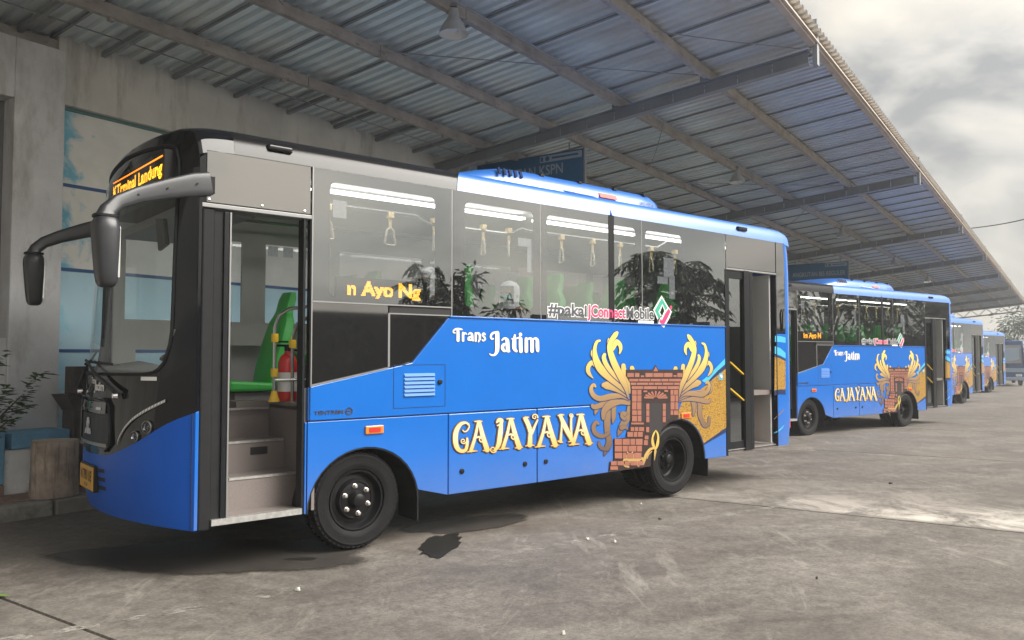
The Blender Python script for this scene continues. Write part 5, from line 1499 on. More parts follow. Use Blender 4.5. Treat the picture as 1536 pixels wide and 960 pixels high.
# pavement with clay pavers, kerb stones
pv = MB(); pts = [(T0, 8.42), (T1, 8.42), (T1, 9.6), (T0, 9.6)]
rows = [[(lambda p: (p.x, p.y, ground_z(p) + .125))(can(t, c)) for t in frange(T0, T1, 42)] for c in (8.42, 9.62)]
pv.grid(rows); pavement = tag(pv.build('pavement', 'kerb'), kind='structure')
proto = None
cnt = 0
for i in range(11):
    for j in range(7):
        t, c = 2.75 + .21 * i + (.105 if j % 2 else 0), 8.445 + .105 * j
        p = can(t + .1, c + .05)
        if proto is None:
            mb = MB(); mb.box(-.1, .1, -.048, .048, -.03, .012); proto = mb.build('paver', 'paver', pavement, bevel=.006); o = proto
        else:
            o = proto.copy(); COL.objects.link(o); o.parent = pavement
        o.location = (p.x, p.y, .128 + rnd.uniform(0, .006)); o.rotation_euler = (rnd.uniform(-.02, .02), rnd.uniform(-.02, .02), CROT + rnd.uniform(-.03, .03))
kb = tag(empty('kerb'), kind='structure')
kproto = None
for k in range(80):
    t = -2 + 1.0 * k; p = can(t + .49, 8.34)
    if kproto is None:
        mb = MB(); mb.box(-.488, .488, -.085, .085, -.1, .145); kproto = mb.build('kerb_stone', 'kerb', kb, bevel=.02); o = kproto
    else:
        o = kproto.copy(); COL.objects.link(o); o.parent = kb
    o.location = (p.x + rnd.uniform(-.004, .004), p.y, ground_z(p) + rnd.uniform(-.004, .004)); o.rotation_euler = (0, 0, CROT + rnd.uniform(-.008, .008))
# bench, tree stump stool, stone post, pipe
bn = empty('painted_bench', can(4.0, 9.0, .14), CROT, 'low blue and white painted concrete bench at the foot of the grey column', 'bench')
bpart('seat', 'bench_blue', -.16, .42, -.14, .26, .46, .63, parent=bn, bevel=.012)
bpart('pedestal', 'white_wash', -.22, .24, -.10, .20, .0, .455, parent=bn, bevel=.012)
bpart('side_block', 'bench_blue', -1.3, -.23, -.16, .26, .12, .64, parent=bn, bevel=.012)
bpart('plinth', 'paver', -1.3, -.235, -.18, .25, .0, .115, parent=bn, bevel=.01)
st = empty('tree_stump', can(4.08, 8.50, .14), .4, 'cut tree stump used as a stool on the pavement left of the bus nose', 'stump')
mb = MB()
r_ = random.Random(4); rows = []
for z, k_ in ((0, 1.02), (.1, 1.0), (.3, .985), (.48, 1.0), (.545, 1.0), (.56, .97)):
    rows.append([((.212 * k_ + .012 * math.sin(3 * a + 1) + .008 * math.sin(7 * a) + .004 * math.sin(13 * a + z * 6)) * math.cos(a), (.212 * k_ + .012 * math.sin(3 * a + 1) + .008 * math.sin(7 * a)) * math.sin(a), z) for a in frange(0, 2 * math.pi, 40)[:-1]])
mb.grid(rows, True); mb.build('bark', 'wood', st, smooth=True)
mb = MB(); mb.poly([(x * .99, y * .99, .561) for x, y, z in rows[-1]]); mb.build('cut_face', 'cut_wood', st)
sp_ = empty('stone_post', can(4.47, 8.95, .14), CROT, 'dark stone post with a ledge standing behind the bus nose', 'post')
bpart('shaft', 'dark_stone', -.02, .26, -.1, .16, 0, .82, parent=sp_, bevel=.01)
mb = MB(); mb.prism([(-.02, -.1, .82), (.26, -.1, .82), (.26, .16, .82), (-.02, .16, .82)], [(-.12, -.16, 1.0), (.32, -.16, 1.0), (.32, .2, 1.0), (-.12, .2, 1.0)]); mb.build('ledge', 'dark_stone', sp_)
bpart('upper_block', 'dark_stone', -.01, .26, -.08, .14, 1.001, 1.30, parent=sp_, bevel=.01)
mb = MB(); q = lambda t, c, z: tuple(can(t, c, z))
mb.tube([q(4.50, 9.40, .55), q(4.56, 9.40, 1.02), q(4.59, 9.40, 1.14), q(4.64, 9.40, 1.15), q(4.78, 9.40, 1.15)], .016, 7)
tag(mb.build('water_pipe', 'white_wash', smooth=True), 'thin pale bent water pipe on the wall beside the stone post', 'pipe')

# ------------------------------------------------------------------ canopy
M['sheet'] = None
m, nt, b = new_mat('galvanised_roof_sheet')
n = noise_node(nt, 1.0, 7, .6, stretch=(6, .5, 1)); n2 = noise_node(nt, .5, 5, .6)
c1 = ramp_node(nt, n.outputs['Fac'], [(.3, (.58, .67, .72)), (.7, (.82, .90, .92))])
f2 = ramp_node(nt, n2.outputs['Fac'], [(.46, (0, 0, 0)), (.74, (.65, .65, .65))])
out = mix_node(nt, f2.outputs[0], c1.outputs[0], (.50, .39, .31))
nt.links.new(out, b.inputs['Base Color']); b.inputs['Metallic'].default_value = .35; b.inputs['Roughness'].default_value = .30
M['sheet'] = m
M['purlin'] = plain('rusty_grey_steel', (.40, .365, .33), .7, metal=.15, var=.25, vscale=3, bump=.3, bscale=40, dirt=((.14, .085, .055), 6, .56, (1, 3, 3)))
M['rafter'] = plain('painted_steel', (.27, .285, .30), .6, metal=.2, var=.15, vscale=2, dirt=((.16, .12, .10), 4, .6))
M['eave'] = plain('weathered_eave_trim', (.52, .44, .37), .6, var=.15, vscale=3, dirt=((.32, .17, .09), 5, .56, (.6, 3, 3)))
CE, ZE, KS = 2.76, 5.83, 0.10
canopy = empty('canopy', can(11.2, 9.5), CROT, 'long corrugated metal canopy on steel rafters over the bus bays', 'canopy')
# local frame: x along (t - 11.2), y = c - 9.5, z height
def zroof(c): return ZE - KS * (c - CE)
def cl(t, c, z): return (t - 11.2, c - 9.5, z)
C_IN, C_OUT = 9.85, 2.62
PIT, HR = .1756, .042
prof = [(0, HR), (.03, HR), (.045, 0), (.13, 0), (.145, HR)]
sheet_w = PIT * 6
shproto = None
def sheet_mesh():
    mb = MB(); rows = []
    xs = []
    for k in range(6): xs += [(k * PIT + a, z) for a, z in prof]
    xs.append((6 * PIT, HR)); xs.append((6 * PIT + .03, HR + .004))
    for c in (C_IN, 6.2, C_OUT):
        rows.append([(x, c - 9.5, zroof(c) + .085 + z) for x, z in xs])
    mb.grid(rows)
    return mb
t = T0; k = 0
while t < T1:
    if shproto is None: shproto = sheet_mesh().build('roof_sheet', 'sheet', canopy, fix=False); o = shproto
    else: o = shproto.copy(); COL.objects.link(o); o.parent = canopy
    o.location = (t - 11.2, 0, rnd.uniform(-.003, .003)); t += sheet_w; k += 1
# dark lap seams: the under-lapping edge of every sheet
seamp = None
t = T0
while t < T1:
    if seamp is None:
        mb = MB(); mb.prism([cl(11.2, C_IN, zroof(C_IN) + .062), cl(11.232, C_IN, zroof(C_IN) + .062), cl(11.232, C_OUT + .1, zroof(C_OUT + .1) + .062), cl(11.2, C_OUT + .1, zroof(C_OUT + .1) + .062)],
                            [cl(11.2, C_IN, zroof(C_IN) + .084), cl(11.232, C_IN, zroof(C_IN) + .084), cl(11.232, C_OUT + .1, zroof(C_OUT + .1) + .084), cl(11.2, C_OUT + .1, zroof(C_OUT + .1) + .084)])
        seamp = mb.build('batten', 'rafter', canopy); o = seamp
    else: o = seamp.copy(); COL.objects.link(o); o.parent = canopy
    o.location = (t - 11.2, 0, 0); t += sheet_w
# purlins: lipped channels in 6 m lengths
for c in (4.23, 5.68, 7.04, 8.37, 9.56):
    for k in range(15):
        a, b_ = T0 + k * 5.6, T0 + (k + 1) * 5.6 - .01
        mb = MB(); z = zroof(c)
        mb.box(a - 11.2, b_ - 11.2, c - 9.5 - .05, c - 9.5 + .045, z - .075, z + .060)
        mb.box(a - 11.2, b_ - 11.2, c - 9.5 - .052, c - 9.5 - .02, z - .085, z - .0752)
        pr = mb.build('purlin', 'purlin', canopy, bevel=.006)
        if c > 8 and k < 5:
            for q_ in range(5):
                mb = MB(); x = a - 11.2 + .6 + 1.15 * q_; mb.box(x - .03, x + .03, c - 9.5 - .03, c - 9.5 + .03, z - .115, z - .0855); mb.build('bolt_clip', 'purlin', pr)
# cross battens in the innermost bay and a tie rod
for k in range(16):
    t = 2.2 + .93 * k
    mb = MB(); mb.prism([cl(t, 9.50, zroof(9.50) + .0), cl(t + .05, 9.50, zroof(9.50)), cl(t + .05, 8.42, zroof(8.42)), cl(t, 8.42, zroof(8.42))],
                        [cl(t, 9.50, zroof(9.50) + .055), cl(t + .05, 9.50, zroof(9.50) + .055), cl(t + .05, 8.42, zroof(8.42) + .055), cl(t, 8.42, zroof(8.42) + .055)])
    mb.build('cross_batten', 'rafter', canopy)
mb = MB(); mb.tube([cl(T0, 8.95, zroof(8.95) + .01), cl(16.4, 8.95, zroof(8.95) + .01)], .009, 5); mb.build('tie_rod', 'rafter', canopy)
# rafters: castellated beams
RAFT = [1.95 + 9.25 * k for k in range(0, 9)]
for t in RAFT[1:]:
    mb = MB()
    c0, c1 = 9.75, 2.80
    def sec(c, up, dn): return zroof(c) - up, zroof(c) - dn
    for (xa, xb, up, dn) in ((-.065, .065, .09, .105), (-.06, .06, .265, .28)):
        mb.prism([cl(t + xa, c0, zroof(c0) - dn), cl(t + xb, c0, zroof(c0) - dn), cl(t + xb, c1, zroof(c1) - dn + .0), cl(t + xa, c1, zroof(c1) - dn)],
                 [cl(t + xa, c0, zroof(c0) - up), cl(t + xb, c0, zroof(c0) - up), cl(t + xb, c1, zroof(c1) - up), cl(t + xa, c1, zroof(c1) - up)])
    n_ = 14
    for k in range(n_):
        ca, cb = c0 - (c0 - c1) * k / n_, c0 - (c0 - c1) * (k + .97) / n_
        mb.prism([cl(t - .008, ca, zroof(ca) - .265), cl(t + .008, ca, zroof(ca) - .265), cl(t + .008, cb, zroof(cb) - .265), cl(t - .008, cb, zroof(cb) - .265)],
                 [cl(t - .008, ca, zroof(ca) - .105), cl(t + .008, ca, zroof(ca) - .105), cl(t + .008, cb, zroof(cb) - .105), cl(t - .008, cb, zroof(cb) - .105)])
    rf = mb.build('rafter', 'rafter', canopy)
    mb = MB(); mb.box(t - 11.2 - .055, t - 11.2 + .055, 2.78 - 9.5 - .10, 2.78 - 9.5 - .04, zroof(2.7) - .33, zroof(2.7) + .30); mb.build('eave_bracket', 'rafter', rf)
    for c in (4.23, 5.68, 7.04, 8.37):
        mb = MB(); mb.box(t - 11.2 - .09, t - 11.2 + .09, c - 9.5 - .012, c - 9.5 + .012 + .09, zroof(c) - .115, zroof(c) + .03); mb.build('cleat', 'rafter', rf)
    mb = MB(); mb.box(t - 11.2 - .10, t - 11.2 - .03, .02, .12, -1.0, zroof(9.6) - .325); mb.box(t - 11.2 + .03, t - 11.2 + .10, .02, .12, -1.0, zroof(9.6) - .325); mb.build('post', 'rafter', canopy)
# conduit feeding the lamps
mb = MB(); mb.tube([cl(T0, 5.50, zroof(5.5) - .05), cl(20, 5.50, zroof(5.5) - .05), cl(T1, 5.50, zroof(5.5) - .05)], .014, 6); mb.build('conduit', 'rafter', canopy)
for k in range(4):
    t = 3.2 + 9.25 * k; mb = MB(); mb.tube([cl(t + 2.4 * q / 8, 5.5 + 1.4 * q / 8, zroof(5.5 + 1.4 * q / 8) - .05 - .10 * math.sin(math.pi * q / 8)) for q in range(9)], .007, 5); mb.build('loose_wire', 'rafter', canopy)
# bracing rods
for t0 in RAFT[:-1]:
    for (ca, cb, ta, tb) in ((4.2, 2.9, t0 + 7.2, t0 + 9.2), (7.0, 4.3, t0 + 5.2, t0 + 9.0)):
        mb = MB(); mb.tube([cl(ta, ca, zroof(ca) - .04), cl((ta + tb) / 2, (ca + cb) / 2, zroof((ca + cb) / 2) - .06), cl(tb, cb, zroof(cb) - .05)], .008, 5); mb.build('bracing_rod', 'rafter', canopy)
# eave trim
for k in range(10):
    a, b_ = T0 + k * 9.25 - 3.3, T0 + (k + 1) * 9.25 - 3.3 - .02
    mb = MB(); z = zroof(2.76)
    mb.box(max(a, T0) - 11.2, min(b_, T1) - 11.2, 2.70 - 9.5, 2.80 - 9.5, z - .055, z + .065)
    mb.box(max(a, T0) - 11.2, min(b_, T1) - 11.2, 2.66 - 9.5, 2.698 - 9.5, z - .03, z - .01)
    mb.build('eave_trim', 'eave', canopy, bevel=.004)
# end frame at the far end of the canopy
mb = MB()
for (up, dn) in ((.0, -.10), (.62, .52)):
    mb.prism([cl(T1 - .1, 9.7, zroof(9.7) - up), cl(T1, 9.7, zroof(9.7) - up), cl(T1, 2.8, zroof(2.8) - up), cl(T1 - .1, 2.8, zroof(2.8) - up)], [cl(T1 - .1, 9.7, zroof(9.7) - dn), cl(T1, 9.7, zroof(9.7) - dn), cl(T1, 2.8, zroof(2.8) - dn), cl(T1 - .1, 2.8, zroof(2.8) - dn)])
for k in range(12):
    ca, cb = 9.6 - .57 * k, 9.6 - .57 * (k + 1)
    za, zb = (zroof(ca) - .02, zroof(cb) - .56) if k % 2 else (zroof(ca) - .56, zroof(cb) - .02)
    mb.tube([cl(T1 - .05, ca, za), cl(T1 - .05, cb, zb)], .03, 5)
mb.build('end_truss', 'rafter', canopy)

# ---- hanging lamps
M['shade'] = plain('aluminium_shade', (.50, .50, .49), .35, metal=.4, var=.1, vscale=10)
M['shade_in'] = plain('shade_lining', (.75, .75, .72), .3, metal=.3)
M['bulb_lit'] = emit('lit_bulb', (1.0, .96, .85), 9.0)
M['bulb'] = plain('bulb_glass', (.8, .8, .78), .1)
def lamp(t, c, lit, label):
    e_ = empty('hanging_lamp', can(t, c, zroof(c) - .10), 0, label, 'lamp', 'bell lamps hanging under the canopy')
    mb = MB(); mb.lathe([(.03, .05), (.055, .04), (.06, -.04), (.075, -.07), (.115, -.13), (.155, -.21), (.168, -.25)], 28, axis='z'); mb.build('lamp_shade', 'shade', e_, smooth=True)
    mb = MB(); mb.lathe([(.163, -.248), (.148, -.205), (.108, -.13), (.066, -.08), (.001, -.07)], 28, axis='z'); mb.build('shade_lining', 'shade_in', e_, smooth=True)
    mb = MB(); mb.lathe([(.02, -.07), (.03, -.11), (.05, -.16), (.045, -.20), (.001, -.22)], 14, axis='z'); mb.build('bulb', 'bulb_lit' if lit else 'bulb', e_, smooth=True)
    mb = MB(); mb.tube([(0, 0, .10), (0, 0, -.02)], .012, 6); mb.box(-.04, .04, -.04, .04, .06, .10); mb.build('lamp_hook', 'rafter', e_)
    return e_
for k, (t, lit, lb) in enumerate(((6.95, False, 'large bell lamp nearest the camera under the canopy above the first bus'), (16.45, False, 'second bell lamp under the canopy behind the roof air conditioner'),
                                  (26.0, False, 'third bell lamp along the canopy, above the second bus'), (35.3, False, 'fourth and dim small bell lamp above the end of the second bus'),
                                  (44.6, True, 'only lit lamp, a bright dot under the far canopy'), (53.6, False, 'farthest tiny bell lamp under the end of the canopy'))):
    lamp(t, 5.62, lit, lb)
# ---- hanging signs
M['sign_blue'] = plain('sign_blue', (.035, .15, .30), .5, var=.15, vscale=1.5)
M['sign_white'] = plain('sign_lettering', (.42, .48, .55), .5)
def sign(t, c0, c1, z0, z1, text, tb, label, tscale):
    e_ = empty('hanging_sign', can(t, c0, z0), CROT - math.pi / 2, label, 'sign', 'blue signs hanging from the canopy')
    # local: x from the wall side to the open side is -c; board in the x-z plane, facing -t
    w_ = c1 - c0; h_ = z1 - z0
    box_part('board', 'sign_blue', e_, -w_, 0, -.03, .03, 0, h_, bevel=.004)
    for x in (-w_ - .02, .0): box_part('edge_post', 'rafter', e_, x, x + .03, -.035, .035, -.02, h_ + .02)
    mb = MB(); put_text(mb, text, lambda a, b_: (a, -.034, b_), tb, .012); mb.build('sign_lettering', 'sign_white', e_, fix=False)
    box_part('white_strip', 'sign_white', e_, -w_ * .36, -.03, -.034, -.0301, h_ - .15, h_ - .03)
    mb = MB(); mb.lathe([(.045, -.0345), (.045, -.037), (.001, -.037)], 14, (-w_ * .36 + .16, 0, h_ - .09)); mb.box(-w_ * .36 + .02, -w_ * .36 + .07, -.037, -.0345, h_ - .13, h_ - .05); mb.box(-w_ * .36 + .26, -.10, -.037, -.0345, h_ - .105, h_ - .07); mb.build('sign_emblem', 'sign_blue', e_)
    for x in (-w_ * .85, -w_ * .12):
        mb = MB(); ztop = zroof(c0) - z0 - .05; mb.tube([(x, 0, h_), (x, 0, ztop)], .012, 6); mb.build('hanger', 'rafter', e_)
sign(12.25, 6.93, 9.45, 4.12, 5.22, "ANGKUTAN KSPN", (-2.22, -.42, .71, .90), 'blue hanging sign reading KSPN behind the roof of the first bus', 1)
sign(30.4, 6.37, 8.55, 4.20, 4.92, "ANGKUTAN BIS REGULER", (-1.95, -.09, .24, .41), 'blue hanging sign reading ANGKUTAN BIS REGULER above the second bus', 1)
# ------------------------------------------------------------------ buses
bus1 = build_bus()
tag(bus1, 'nearest blue and black city bus with its front door open onto grey steps', 'bus', 'blue mural buses parked in echelon')
def parts_named(root, nm):
    out = []
    for ch in root.children:
        if ch.name.split('.')[0] == nm: out.append(ch)
        out += parts_named(ch, nm)
    return out
alt = MB(); dot_text(alt, "im Ayo N", lambda a, b_: (a, .080, b_), (1.215, 1.86, 2.012, 2.175), 16, .045, .9)
alt_me = alt.build('amber_lettering', 'led', None, fix=False)
old = [o for o in parts_named(bus1, 'amber_lettering') if o.parent.name.startswith('side_display')][0]
B_POS = [((5.158, 15.882, -.137), 90 - 52.9, 'second blue bus in the row, whole fort mural and amber display in view'),
         ((13.245, 26.693, -.272), 90 - 46.8, 'third bus in the row, only its rear half showing past the second bus'),
         ((21.093, 38.533, -.444), 90 - 48.7, 'farthest of the mural buses, a narrow rear part beyond the third bus')]
for loc, ang, lb in B_POS:
    c = copy_tree(bus1, None, {old: alt_me.data})
    c.location = loc; c.rotation_euler = (0, 0, R(ang)); c['label'] = lb
bpy.data.objects.remove(alt_me)

def at_bus(x, y, z):
    return (BUS_O[0] + x * math.cos(BUS_A) - y * math.sin(BUS_A), BUS_O[1] + x * math.sin(BUS_A) + y * math.cos(BUS_A), z)

# fire extinguisher on the ledge
fe = empty('fire_extinguisher', at_bus(.995, .70, 1.181), BUS_A, 'red fire extinguisher standing by the driver partition in the nearest bus', 'extinguisher')
mb = MB(); mb.lathe([(.001, 0), (.075, 0), (.08, .02), (.08, .32), (.065, .37), (.03, .40), (.028, .42), (.001, .42)], 24, axis='z'); mb.build('cylinder_body', 'ext_red', fe, smooth=True)
mb = MB(); mb.lathe([(.0805, .08), (.0812, .08), (.0812, .24), (.0805, .24)], 24, axis='z'); mb.build('instruction_label', 'white', fe, smooth=True)
mb = MB(); mb.lathe([(.03, .42), (.03, .455), (.001, .46)], 12, axis='z'); mb.box(-.11, .03, -.012, .012, .455, .475); mb.box(-.10, .0, -.01, .01, .49, .505); mb.build('valve_lever', 'satin', fe)
mb = MB(); mb.tube([(.02, 0, .44), (.09, -.02, .42), (.11, -.03, .30), (.10, -.03, .12)], .012, 6); mb.build('hose', 'rubber', fe, smooth=True)
# carton in the rear doorway
cb = empty('carton', at_bus(7.02, .55, .72), BUS_A, 'brown taped carton standing inside the rear doorway of the nearest bus', 'carton')
box_part('box_body', 'carton', cb, -.22, .22, -.16, .16, -.28, .22, bevel=.006)
box_part('tape', 'paper', cb, -.02, .03, -.1615, -.1602, -.28, .22)

# passengers in white headscarves
def person(x, y, zs, rz, label):
    """seated adult facing -x: one continuous skinned body, with hair cover, mask and clothing pieces"""
    root = empty('person', at_bus(x, y, zs), BUS_A + rz, label, 'person', 'passengers seated in the nearest bus')
    V, E_, Rd = [], [], []
    def node(p, r, par=None):
        V.append(p); Rd.append(r)
        if par is not None: E_.append((par, len(V) - 1))
        return len(V) - 1
    pel = node((0, 0, .10), (.15, .13)); wa = node((.0, 0, .25), (.135, .11), pel); ch = node((-.01, 0, .42), (.15, .115), wa); sh_ = node((-.01, 0, .52), (.11, .09), ch)
    nk = node((-.015, 0, .585), (.05, .05), sh_); hd = node((-.03, 0, .66), (.07, .08), nk); tp = node((-.02, 0, .75), (.07, .085), hd)
    for s in (-1, 1):
        a = node((.0, s * .17, .50), (.055, .055), sh_); el = node((.02, s * .21, .26), (.042, .042), a); wr = node((-.20, s * .14, .17), (.030, .028), el); pm = node((-.28, s * .12, .16), (.036, .018), wr)
        for f in range(4): node((-.355 + .006 * abs(f - 1.4), s * (.085 + .022 * f), .145 - .004 * f), (.009, .009), pm)
        node((-.30, s * .065, .165), (.010, .010), pm)
        h_ = node((-.10, s * .10, .08), (.085, .08), pel); kn = node((-.44, s * .11, .08), (.06, .06), h_); an = node((-.44, s * .11, -.34), (.042, .042), kn); node((-.56, s * .11, -.38), (.04, .03), an)
    me = bpy.data.meshes.new('person_body'); me.from_pydata(V, E_, []); o = bpy.data.objects.new('body', me); COL.objects.link(o); o.parent = root
    sk = o.modifiers.new('skin', 'SKIN')
    for k, r_ in enumerate(Rd): me.skin_vertices[0].data[k].radius = r_
    me.skin_vertices[0].data[0].use_root = True
    o.modifiers.new('sub', 'SUBSURF').levels = 2; o.modifiers['sub'].render_levels = 2
    me.materials.append(M['skin'])
    # face
    mb = MB()
    for s in (-1, 1): mb.lathe([(.001, -.010), (.009, -.006), (.011, 0), (.009, .006), (.001, .010)], 8, (-.098, s * .030, .695), 'y')
    mb.build('eyes', 'satin', o)
    mb = MB(); rows = []
    for z, hx, hy, cx in ((.40, .16, .20, -.01), (.50, .125, .15, -.01), (.575, .100, .105, -.005), (.64, .105, .100, .0), (.70, .112, .104, .005), (.76, .105, .098, .008), (.80, .075, .07, .008), (.82, .02, .02, .008)):
        row = []
        for a in frange(0, 2 * math.pi, 24)[:-1]:
            px, py = cx + hx * math.cos(a), hy * math.sin(a)
            if .60 < z < .75 and math.cos(a) < -.55: px += .05                  # face opening
            row.append((px, py, z))
        rows.append(row)
    mb.grid(rows, True); mb.build('headscarf', 'fabric_white', root, smooth=True)
    mb = MB(); rows = []
    for z, r_ in ((.605, .045), (.63, .068), (.66, .070), (.685, .055)):
        rows.append([(-.035 - r_ * 1.12 * math.cos(a), r_ * math.sin(a), z) for a in frange(-1.25, 1.25, 10)])
    mb.grid(rows); mb.build('face_mask', 'mask', root, smooth=True)
    mb = MB(); rows = []
    for z, hx, hy in ((.02, .18, .21), (.2, .165, .19), (.40, .165, .205), (.50, .13, .20), (.545, .09, .12)):
        rows.append([(hx * math.cos(a) - .005, hy * math.sin(a), z) for a in frange(0, 2 * math.pi, 20)[:-1]])
    mb.grid(rows, True); mb.build('dark_coat', 'fabric_grey', root, smooth=True)
    return root
person(3.27, .50, 1.50, R(18), 'seated person in a white headscarf and teal face mask in the third window')
person(2.30, .50, 1.57, 0, 'seated person whose white headscarf top shows at the edge of the first window')

# ------------------------------------------------------------------ bus at the far right, facing us
M['navy_bus'] = plain('navy_bus_paint', (.02, .07, .22), .35, coat=.3)
M['bus_grey'] = plain('grey_green_side', (.12, .14, .14), .5)
M['pale_panel'] = plain('pale_blue_panel', (.30, .40, .52), .4)
ob = empty('coach', (33.4, 54.5, ground_z((33.4, 54.5))), R(-31), 'dark blue coach facing the camera at the right edge beyond the mural buses', 'bus')
mb = MB(); mb.prism([(0, -1.25, .45), (0, 1.25, .45), (.0, 1.25, 1.9), (.25, 1.2, 3.1), (.25, -1.2, 3.1), (0, -1.25, 1.9)][::1], [(10, -1.25, .45), (10, 1.25, .45), (10, 1.25, 1.9), (10, 1.2, 3.1), (10, -1.2, 3.1), (10, -1.25, 1.9)])
ob.rotation_euler = (0, 0, R(62))
cbody = mb.build('body', 'navy_bus', ob, bevel=.08)
mb = MB(); mb.prism([(-.01, -1.08, 1.55), (-.01, 1.08, 1.55), (.16, 1.06, 2.78), (.16, -1.06, 2.78)], [(.02, -1.08, 1.55), (.02, 1.08, 1.55), (.22, 1.06, 2.78), (.22, -1.06, 2.78)]); mb.build('windscreen', 'panel_black', ob)
mb = MB(); mb.prism([(-.025, -.95, 1.8), (-.025, .1, 1.6), (.10, .0, 2.6), (.10, -.95, 2.6)], [(-.018, -.95, 1.8), (-.018, .1, 1.6), (.11, .0, 2.6), (.11, -.95, 2.6)]); mb.build('sun_blind', 'pale_panel', ob)
box_part('front_band', 'pale_panel', ob, -.03, .05, -1.2, 1.2, .95, 1.22, bevel=.01)
box_part('bumper', 'pale_panel', ob, -.08, .2, -1.24, 1.24, .40, .62, bevel=.03)
for y in (-.9, .9): box_part('head_lamp', 'white', ob, -.05, .02, y - .18, y + .18, .66, .82, bevel=.02)
box_part('side_panel', 'bus_grey', ob, .3, 9.8, 1.252, 1.262, .5, 1.7)
box_part('side_glass', 'panel_black', ob, .3, 9.8, 1.23, 1.256, 1.75, 2.7)
for x in (1.6, 7.4):
    for y in (-1.1, 1.1):
        mb = MB(); mb.lathe([(.001, -.14), (.3, -.14), (.46, -.10), (.48, 0), (.46, .10), (.3, .14), (.001, .14)], 24, (x, y, .48)); mb.build('wheel', 'tyre', ob, smooth=True)

# ------------------------------------------------------------------ vegetation
def leafmat(name, c, var=.35, trans=.25):
    m, nt, b = new_mat(name)
    n = noise_node(nt, 1.5, 4, .6)
    rp = ramp_node(nt, n.outputs['Fac'], [(.3, [k * (1 - var) for k in c]), (.7, [k * (1 + var) for k in c])])
    nt.links.new(rp.outputs[0], b.inputs['Base Color']); b.inputs['Roughness'].default_value = .55
    return m
M['leaf_dark'] = leafmat('leaf_dark', (.028, .060, .018)); M['leaf_mid'] = leafmat('leaf_mid', (.05, .10, .03)); M['bark_grey'] = plain('bark_grey', (.10, .085, .07), .9, var=.3, vscale=6)
M['leaf_far'] = leafmat('leaf_far', (.06, .10, .06))

def add_leaf(mb, p, dirv, ln, wd, droop=.2, r_=rnd):
    d = Vector(dirv).normalized(); s = d.cross(Vector((0, 0, 1)))
    if s.length < .1: s = Vector((1, 0, 0))
    s.normalize(); u = s.cross(d)
    p = Vector(p); a = p; b_ = p + d * ln * .5 + u * ln * .05; c = p + d * ln - Vector((0, 0, droop * ln))
    n = mb.add([a, b_ + s * wd / 2, c, b_ - s * wd / 2]); mb.face((n, n + 1, n + 2)); mb.face((n, n + 2, n + 3))

def palm_leaf(mb, p, dirv, size):
    """deeply cut hand-shaped leaf"""
    d = Vector(dirv).normalized(); s = d.cross(Vector((0, 0, 1))).normalized()
    for k in range(9):
        a = R(-110 + 27.5 * k); v_ = (d * math.cos(a) + s * math.sin(a)); v_ = (v_ + Vector((0, 0, -.25 * abs(math.sin(a)) - .15))).normalized()
        ln = size * (1 - .25 * abs(a) / 2)
        for q in range(3):
            base = Vector(p) + v_ * ln * (.05 + .28 * q)
            add_leaf(mb, base, v_, ln * .5, ln * .16, .1)
            if q: 
                for sg in (-1, 1):
                    add_leaf(mb, base, (v_ + s * math.cos(a) * sg * .7 - d * math.sin(a) * sg * .7), ln * .3, ln * .09, .15)

def papaya(name, loc, h, label, n_leaf=26, size=.5, lean=0.0):
    root = empty(name, loc, rnd.uniform(0, 6), label, 'tree', 'plants along the yard wall behind the camera')
    mb = MB(); mb.tube([(0, 0, -.1), (lean * .3, 0, h * .4), (lean, 0, h * .92)], [.10, .085, .05], 8); mb.build('trunk', 'bark_grey', root, smooth=True)
    st_, lf = MB(), MB()
    for k in range(n_leaf):
        a = k * 2.399; el = R(65 - 95 * k / n_leaf); z0 = h * .92 - .35 * k / n_leaf * h * .3
        d = Vector((math.cos(a) * math.cos(el), math.sin(a) * math.cos(el), math.sin(el))); L_ = size * rnd.uniform(1.3, 1.9)
        p0 = Vector((lean, 0, z0)); p1 = p0 + d * L_ * .6; p2 = p0 + d * L_ - Vector((0, 0, .12 * L_))
        st_.tube([p0, p1, p2], .012, 4, cap=False)
        palm_leaf(lf, p2, (d.x, d.y, rnd.uniform(-1.1, -.2)), size * rnd.uniform(1.0, 1.4))
    st_.build('leaf_stalk', 'bark_grey', root); lf.build('crown', 'leaf_dark', root, fix=False)
    return root

